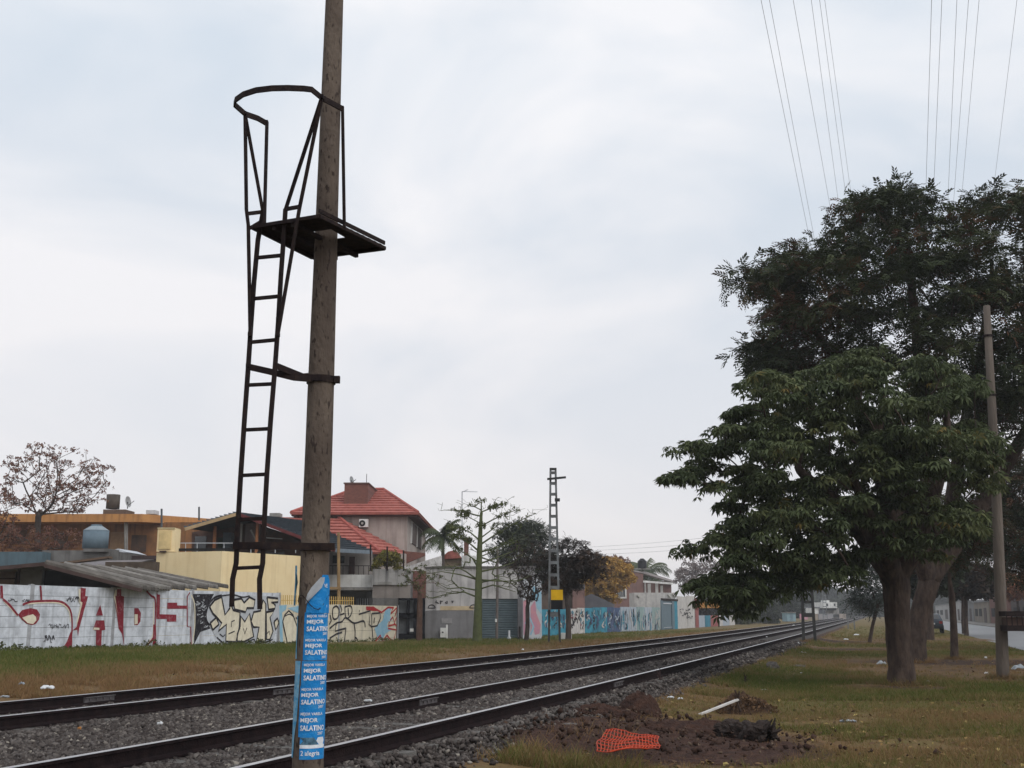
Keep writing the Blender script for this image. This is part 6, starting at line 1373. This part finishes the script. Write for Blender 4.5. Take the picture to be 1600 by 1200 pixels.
def rock(label, px, py, sx, sy, sz, seed, m, name='rock', cat='rock', z=.05):
    r_ = random.Random(seed); V = []; F = []; nu, nv = 14, 9; c = G(px, py, z); c.z = gxy(c.x, c.y) + sz * .3
    for i in range(nv + 1):
        th = math.pi * i / nv
        for j in range(nu):
            ph = 2 * math.pi * j / nu; k = 1 + .22 * math.sin(3 * ph + seed) * math.sin(2 * th) + r_.uniform(-.09, .09); V.append(c + Vector((sx * math.sin(th) * math.cos(ph) * k, sy * math.sin(th) * math.sin(ph) * k, sz * math.cos(th) * k)))
    for i in range(nv):
        for j in range(nu): F.append((i * nu + j, (i + 1) * nu + j, (i + 1) * nu + (j + 1) % nu, i * nu + (j + 1) % nu))
    return tag(mesh(name, V, F, m, None), label, cat)
rk = mat('rock_grey', (.15, .135, .125), (.085, .075, .07), 9, .9, .5, 30)
rock('flat grey stone on the earth left of the orange netting', 891, 1153, .125, .08, .055, 3, rk)
rock('grey brown boulder in the grass beyond the debris pile', 1208, 1046, .17, .15, .14, 5, rk); rock('low grey stone right of the boulder in the grass', 1248, 1040, .2, .12, .05, 7, rk)
rock('small stone among earth in front of the netting', 1010, 1180, .05, .04, .03, 9, rk)
# charred log
lg = thing('charred_log', 'charred hollow log lying at the right end of the dug earth', 'log', (*g0(1165, 1150), .05)); ch_m = mat('charred_wood', (.055, .040, .034), (.018, .014, .013), 9, .95, .9, 24)
r_ = random.Random(8); V = []; F = []; pts = [P(1118, 1139, 14.6), P(1140, 1138, 14.5), P(1163, 1141, 14.3), P(1186, 1147, 14.0), P(1203, 1151, 13.85)]; pts = smooth_line([Vector((q.x, q.y, gxy(q.x, q.y) + .11)) for q in pts], 4); rs = np.interp(np.linspace(0, 4, len(pts)), [0, 1, 2, 3, 3.6, 4], [.07, .12, .11, .17, .16, .10]); n = 20
for i, q in enumerate(pts):
    d = (pts[min(i + 1, len(pts) - 1)] - pts[max(i - 1, 0)]).normalized(); a_ = Vector((-d.y, d.x, 0)); b_ = Vector((0, 0, 1))
    for k in range(n): t_ = 2 * math.pi * k / n; V.append(q + (a_ * math.cos(t_) + b_ * math.sin(t_)) * rs[i] * (r_.uniform(.75, 1.2) + .2 * math.sin(3 * t_ + i)) + d * r_.uniform(-.03, .03))
for i in range(len(pts) - 1):
    for k in range(n): F.append((i * n + k, i * n + (k + 1) % n, (i + 1) * n + (k + 1) % n, (i + 1) * n + k))
F.append(tuple(range(n))); mesh('trunk', V, F, ch_m, lg)
for k in range(7): mb = MB(); q = pts[-1] + Vector((r_.uniform(-.1, .05), r_.uniform(-.1, .1), r_.uniform(-.02, .08))); mb.tube([q, q + Vector((r_.uniform(.02, .14), r_.uniform(-.1, .05), r_.uniform(.02, .16)))], [.035, .006], 5); mb.build('splinter', ch_m, lg)
# debris pile with white plank
YD = 17.2; dp = mound('debris_heap', 'small heap of dead leaves and sticks under the white plank', g0(1163, 1108), .46, .3, .22, 12, mat('dead_leaves', (.11, .065, .038), (.05, .032, .024), 22, .95, .9, 60), rough=.6, cat='debris')
pl = thing('white_plank', 'white painted plank leaning on the heap of dead leaves', 'plank', (*g0(1120, 1116), .03))
p, q = G(1092, 1117, .03), P(1153, 1093, G(1150, 1114, .05).y); mb = MB(); mb.bar(p, q, .085, .025); mb.build('board', mat('plank_white', (.62, .60, .58), (.45, .43, .4), 9, .8), pl)
for a_, b_ in (((1150, 1092), (1157, 1112)), ((1155, 1080), (1153, 1098)), ((1148, 1078), (1156, 1096))):
    mb = MB(); y_ = G(1150, 1114, .05).y; mb.tube([P(*a_, y_), P(*b_, y_ + .1)], [.012, .02], 5); mb.build('stick', bark, dp)
lm_dead = leafmat('dead_leaf', [(0, (.05, .03, .02)), (.6, (.13, .075, .04)), (1, (.22, .13, .07))], .1)
np3 = np.random.default_rng(9); c = g0(1163, 1108); lp = np.stack([np3.normal(c[0], .22, 260), np3.normal(c[1], .14, 260), np3.uniform(.04, .26, 260)], 1); lp[:, 2] = np.minimum(lp[:, 2], .3 - .5 * np.hypot(lp[:, 0] - c[0], lp[:, 1] - c[1])); o = crown('leaf_litter', tuft, lp, .06, lm_dead, dp, np3, .9)

# litter
lit_w = mat('litter_white', (.66, .67, .68), (.5, .51, .52), 20, .7); lit_b = mat('litter_bag', (.34, .37, .39), (.2, .22, .24), 10, .35)
def scrap(px, py, wpx, hpx, label, m=lit_w, z=None, group=None, name='paper_scrap', cat='litter', ballast=False):
    q = G(px, py, .1 if not ballast else .26); zz = (gxy(q.x, q.y) if not ballast else .27); q = G(px, py, zz); sc_ = q.y / 1786; r_ = random.Random(int(px * 7 + py)); V = []; F = []; n = 5; ln, hh = wpx * sc_ / 2, hpx * sc_
    for i in range(n + 1):
        for j in range(4):
            u_, v_ = 2 * i / n - 1, 2 * j / 3 - 1; V.append((q.x + u_ * ln * (1 - .2 * abs(v_)) + r_.uniform(-.12, .12) * ln, q.y + v_ * ln * .5 + r_.uniform(-.1, .1) * ln, zz + .014 + hh * .75 * (1 - u_ ** 4 * .7) * (1 - v_ ** 4 * .6) * r_.uniform(.35, 1.1)))
    for i in range(n):
        for j in range(3): a = i * 4 + j; F.append((a, a + 4, a + 5, a + 1))
    nv = len(V); V += [(x, y, z_ - .012) for x, y, z_ in V]; F += [tuple(i + nv for i in f[::-1]) for f in F]
    return tag(mesh(name, V, F, m, None), label, cat, group)
for px, py, w_, h_, lb, m, bal in (
    (1254, 1021, 13, 3, 'long white scrap on the green grass before the right mast', lit_w, 0), (1377, 1039, 17, 8, 'pale plastic bag on the grass left of the near trunk', lit_b, 0), (1593, 1047, 26, 14, 'silvery plastic bag beside the foot of the wooden pole', lit_b, 0),
    (1196, 1115, 17, 7, 'crumpled white bag at the right of the debris heap', lit_w, 0), (1048, 1091, 12, 3, 'white scrap beside the ballast, left of the debris heap', lit_w, 0), (1063, 1093, 9, 3, 'second white scrap right beside the first by the ballast', lit_w, 0),
    (1541, 1053, 7, 4, 'small white paper on bare earth near the wooden pole', lit_w, 0), (1540, 1029, 5, 4, 'tiny white paper in the grass before the dirt path', lit_w, 0), (1194, 1080, 16, 3, 'thin white strip in the grass above the debris heap', lit_w, 0),
    (1033, 1182, 9, 5, 'white crumpled cup on the earth in front of the netting', lit_w, 0), (1155, 1183, 6, 5, 'white paper ball on the earth below the charred log', lit_w, 0), (1149, 1181, 5, 4, 'yellowish scrap beside the white paper ball', mat('litter_yellow', (.5, .38, .12), None, 9), 0),
    (75, 1077, 22, 7, 'white rubbish bag at the foot of the bank, far left', lit_w, 0), (34, 1070, 10, 5, 'small grey scrap on the bank at far left', lit_b, 0), (8, 1090, 16, 3, 'flat pale scrap at the left edge beside the far rail', lit_b, 0),
    (250, 1132, 9, 4, 'white stone-like scrap on the ballast between the tracks', lit_w, 1), (575, 1096, 14, 3, 'white paper on the ballast just right of the pole', lit_w, 1), (615, 1064, 5, 3, 'tiny white scrap on the ballast beyond the pole', lit_w, 1), (124, 1140, 6, 4, 'orange peel coloured scrap on the ballast at left', mat('litter_orange', (.5, .22, .06), None, 9), 1),
    (932, 1024, 5, 3, 'white scrap on ballast below the yellow sign mast', lit_w, 1), (956, 1018, 6, 3, 'pinkish scrap on ballast right of the yellow sign mast', pink, 1), (884, 1026, 4, 3, 'white dot of litter on ballast left of the others', lit_w, 1), (817, 1016, 4, 3, 'white scrap beside the far rail before the garage', lit_w, 0),
    (1322, 1000, 9, 3, 'white scraps on the grass right of the right mast', lit_w, 0), (1338, 993, 10, 3, 'pale scrap on the grass towards the frond tree', lit_w, 0), (1246, 1006, 8, 3, 'grey white scrap at the foot of the right mast', lit_w, 0), (1240, 978, 4, 3, 'white speck on the track far off', lit_w, 1), (1196, 996, 7, 2, 'white strip on the near track in the middle distance', lit_w, 1),
    (1450, 1066, 5, 3, 'white fleck in the grass right of the near trunk', lit_w, 0), (1252, 1053, 4, 3, 'white fleck in the grass before the low grey stone', lit_w, 0), (1325, 1128, 26, 3, 'pale flattened wrapper in the grass at lower right', lit_b, 0), (1171, 1074, 4, 3, 'white fleck in the grass beyond the debris heap', lit_w, 0)):
    scrap(px, py, w_, h_, lb, m, name='plastic_bag' if 'bag' in lb else 'paper_scrap', ballast=bool(bal))
# dead weeds at the ballast edge
wd_m = mat('dead_stalk', (.05, .03, .028), (.03, .02, .02), 9)
for px, py, h_, lb in ((1031, 1078, .34, 'dark dead weed stalk by the rail left of the debris heap'), (1145, 1040, .26, 'dark dead weed stalk further along the ballast edge'), (1205, 1014, .25, 'dark dead weed stalk near the right mast'), (770, 1150, .2, 'dark dead weed tuft at the ballast edge near the pole'), (1164, 1066, .22, 'thin dead stem in the grass above the debris heap'), (1103, 1125, .16, 'thin dead stem beside the white plank')):
    q = G(px, py, .08); q.z = gxy(q.x, q.y); r_ = random.Random(px); mb = MB(); mb.tube([q - Vector((0, 0, .05)), q + Vector((.01, 0, h_ * .5)), q + Vector((r_.uniform(-.03, .03), 0, h_))], [.02, .013, .006], 5)
    for _ in range(7): z = r_.uniform(.15, .9) * h_; mb.tube([q + Vector((0, 0, z * .6)), q + Vector((r_.uniform(-.09, .09), r_.uniform(-.06, .06), z))], [.010, .004], 4)
    tag(mb.build('dead_weed', wd_m, None), lb, 'weed')
# short marker posts of the far bank, kerb slab by mast
tag(pbox(804, 860, 1006.5, 1009, 49.3, .8).build('concrete_slab', mat('slab_dark', (.06, .045, .04), None, 3), None), 'dark flat slab at the foot of the yellow sign mast', 'slab')

# ---------------------------------------------------------------- overhead wires
wire_m = mat('wire_grey', (.30, .31, .33), None, 3, .6)
YW = math.atan(620 / 1786); UW = Vector((math.sin(YW), math.cos(YW), 0))
wl = ['leftmost', 'second', 'third', 'fourth', 'fifth', 'sixth', 'seventh', 'eighth', 'ninth', 'tenth', 'eleventh', 'rightmost']
for k, (x0, x1, y1) in enumerate(((1190, 1259, 340), (1203, 1267, 340), (1240, 1299, 330), (1268, 1311, 320), (1281, 1324, 320), (1289, 1331, 310), (1455, 1446, 300), (1471, 1458, 300), (1494.5, 1480, 320), (1512.5, 1489.5, 310), (1529, 1501, 315), (1588, 1552, 290))):
    H_ = 17 + (k % 6) * .9; p = G(x0, 0, H_); q = G(x1, y1, H_); d = (q - p); a_, b_ = p - d.normalized() * 25, p + d.normalized() * 160
    mid = [a_.lerp(b_, i / 16) - Vector((0, 0, .25 * math.sin(math.pi * i / 16))) for i in range(17)]
    mb = MB(); mb.tube(mid, .006, 5); tag(mb.build('power_line', wire_m, None), f'{wl[k]} of the twelve thin power lines crossing the upper right sky', 'wire', 'power lines in the upper right sky')
for k, (ya, yb_, lb) in enumerate(((855, 836, 'upper faint cable left of the near tree'), (860, 846, 'middle faint cable left of the near tree'), (866, 855, 'lower faint cable left of the near tree'))):
    p, q = P(880, ya + 2, 130), P(1260, yb_ - 16, 112); mb = MB(); mb.tube([p.lerp(q, i / 10) - Vector((0, 0, .35 * math.sin(math.pi * i / 10))) for i in range(11)], .013, 4); tag(mb.build('cable', wire_m, None), lb, 'wire', 'faint cables above the brown house')

# ---------------------------------------------------------------- grass blades
def blades(name, label, regions, m, seed):
    g_ = np.random.default_rng(seed); VV = []; RR = []
    for (n, sampler, h0, w0) in regions:
        k = 0
        while k < n:
            x, y = sampler(g_); d_ = dirt_at(x, y); k += 1
            pat = .5 + .5 * noise2(x * .8, y * .8, 5)
            dd_ = x * NV.x + y * NV.y; bb_ = d1(x * U.x + y * U.y)
            if n > 900 and d_ + .35 * (noise2(x * 3, y * 3, 2)) > .42 and g_.random() > .07: continue
            z = gxy(x, y); h = h0 * g_.uniform(.4, 1.3) * (.7 + .6 * pat); a = g_.uniform(0, 6.283); lx, ly = g_.normal(0, .45 * h, 2); wx, wy = math.cos(a) * w0, math.sin(a) * w0
            v = min(1, max(0, .52 + .34 * noise2(x * .45 + 3, y * .45, 8) + .34 * noise2(x * 1.9, y * 1.9, 4) + g_.normal(0, .2) + .75 * d_ - .12 + ((.42 - .58 * sm(bb_ + 2.2, bb_ + 6.5, dd_)) if dd_ > bb_ else 0))); 
            for _ in range(5):
                tx, ty = x + g_.normal(0, w0 * 5), y + g_.normal(0, w0 * 5); a = g_.uniform(0, 6.283); wx, wy = math.cos(a) * w0, math.sin(a) * w0; hb = h * g_.uniform(.5, 1.25); lx, ly = g_.normal(0, .6 * hb, 2); vv = min(1, max(0, v + g_.normal(0, .12)))
                VV += [(tx - wx, ty - wy, z - .01), (tx + wx, ty + wy, z - .01), (tx + lx, ty + ly, z + hb)]; RR += [vv, vv, vv]
    V = np.array(VV); F = np.arange(len(V)).reshape(-1, 3); o = fast(name, V, F, m, None, RR); tag(stuff(o), label, 'grass'); return o
lm_grass = leafmat('grass_blade', [(0, (.075, .098, .019)), (.35, (.115, .125, .032)), (.6, (.18, .142, .055)), (1, (.235, .14, .068))], .3, .7)
def px_sampler(x0, x1, y0, y1, z=.0, keep=None):
    def f(g_):
        while True:
            q = G(g_.uniform(x0, x1), g_.uniform(y0, y1), z)
            s, d = q.dot(U), q.dot(NV)
            if keep(s, d): return q.x, q.y
    return f
kr = lambda s, d: d < d4(s) - .75 and d > -5.4
kl = lambda s, d: d > d1(s) + .8 and d < 24.9
def ring(pts):
    def f(g_):
        c, r0, sp_ = pts[int(g_.integers(len(pts)))]; a = g_.uniform(0, 6.283); r = r0 + abs(g_.normal(0, sp_)); return c[0] + r * math.cos(a), c[1] + r * math.sin(a)
    return f
RING = [((8.5, 25.3), .30, .12), ((12.8, 36.5), .34, .14), ((rpb.x, 27.5), .15, .10), (tuple(P(1491, 1032, 39))[:2], .14, .1), (tuple(P(1265, 1006, 56.5))[:2], .2, .25)]
blades('grass', 'short patchy green and straw grass right of the tracks', [(800, ring(RING), .13, .008), (32000, px_sampler(560, 1900, 1085, 1215, 0, kr), .065, .0045), (1800, px_sampler(560, 1000, 1150, 1215, 0, kr), .15, .006), (1500, px_sampler(900, 1640, 1100, 1215, 0, kr), .12, .006), (27000, px_sampler(850, 1900, 1015, 1095, 0, kr), .085, .008), (8500, px_sampler(1150, 1850, 978, 1025, 0, kr), .10, .014)], lm_grass, 1)
blades('grass', 'green and rusty grass on the bank below the graffiti wall', [(26000, px_sampler(-60, 900, 1005, 1085, .3, kl), .11, .010), (8000, px_sampler(600, 1150, 980, 1015, .1, kl), .12, .016)], lm_grass, 2)
# fallen leaves
np4 = np.random.default_rng(14); fl = []
smp = px_sampler(900, 1640, 1010, 1210, 0, kr); smp2 = px_sampler(-40, 1100, 1000, 1085, .3, kl)
for k in range(2600):
    x, y = smp(np4) if k % 5 else smp2(np4); fl.append((x, y, gxy(x, y) + .025))
leaf1 = ([(-.5, 0, 0), (0, -.28, .08), (.5, 0, .02), (0, .28, .1)], [(0, 1, 2, 3)])
o = crown('fallen_leaves', leaf1, np.array(fl), .075, leafmat('fallen_leaf', [(0, (.06, .035, .022)), (.6, (.15, .085, .04)), (.9, (.26, .17, .06)), (1, (.36, .28, .1))], .1), None, np4, .3, .4); tag(o, 'brown fallen leaves strewn over the grass', 'leaves')
# weeds along the foot of the graffiti wall
g_ = np.random.default_rng(6); ps = []
for _ in range(420):
    x = g_.uniform(-60, 622); s = s_of(x); d = 25 - abs(g_.normal(0, .16)) - .05; q = SD(s, d); k = .5 + .5 * math.sin(s * 1.3) * math.sin(s * .37 + 1); ps.append((q.x, q.y, gz(s, d) + g_.uniform(0, .04 + .22 * k * k)))
ps = np.array(ps); o = crown('wall_weeds', tuft, ps, .09, lm_gr, None, g_, .8); o.name = 'wall_weeds'; tag(o, 'ragged weeds along the foot of the graffiti wall', 'weeds')

# ---------------------------------------------------------------- haze
mb = MB(); mb.box(-3200, 3200, -2200, 3400, -1.6, 30); hzb = mb.build('haze', None); stuff(hzb); tag(hzb, 'thin grey damp haze hanging over the railway', 'haze')
hm = bpy.data.materials.new('haze_air'); hm.use_nodes = True; t = hm.node_tree; t.nodes.clear(); o = t.nodes.new('ShaderNodeOutputMaterial'); v = t.nodes.new('ShaderNodeVolumePrincipled'); v.inputs['Color'].default_value = (.92, .94, .97, 1); v.inputs['Density'].default_value = .00055; t.links.new(v.outputs[0], o.inputs['Volume']); hzb.data.materials.append(hm)
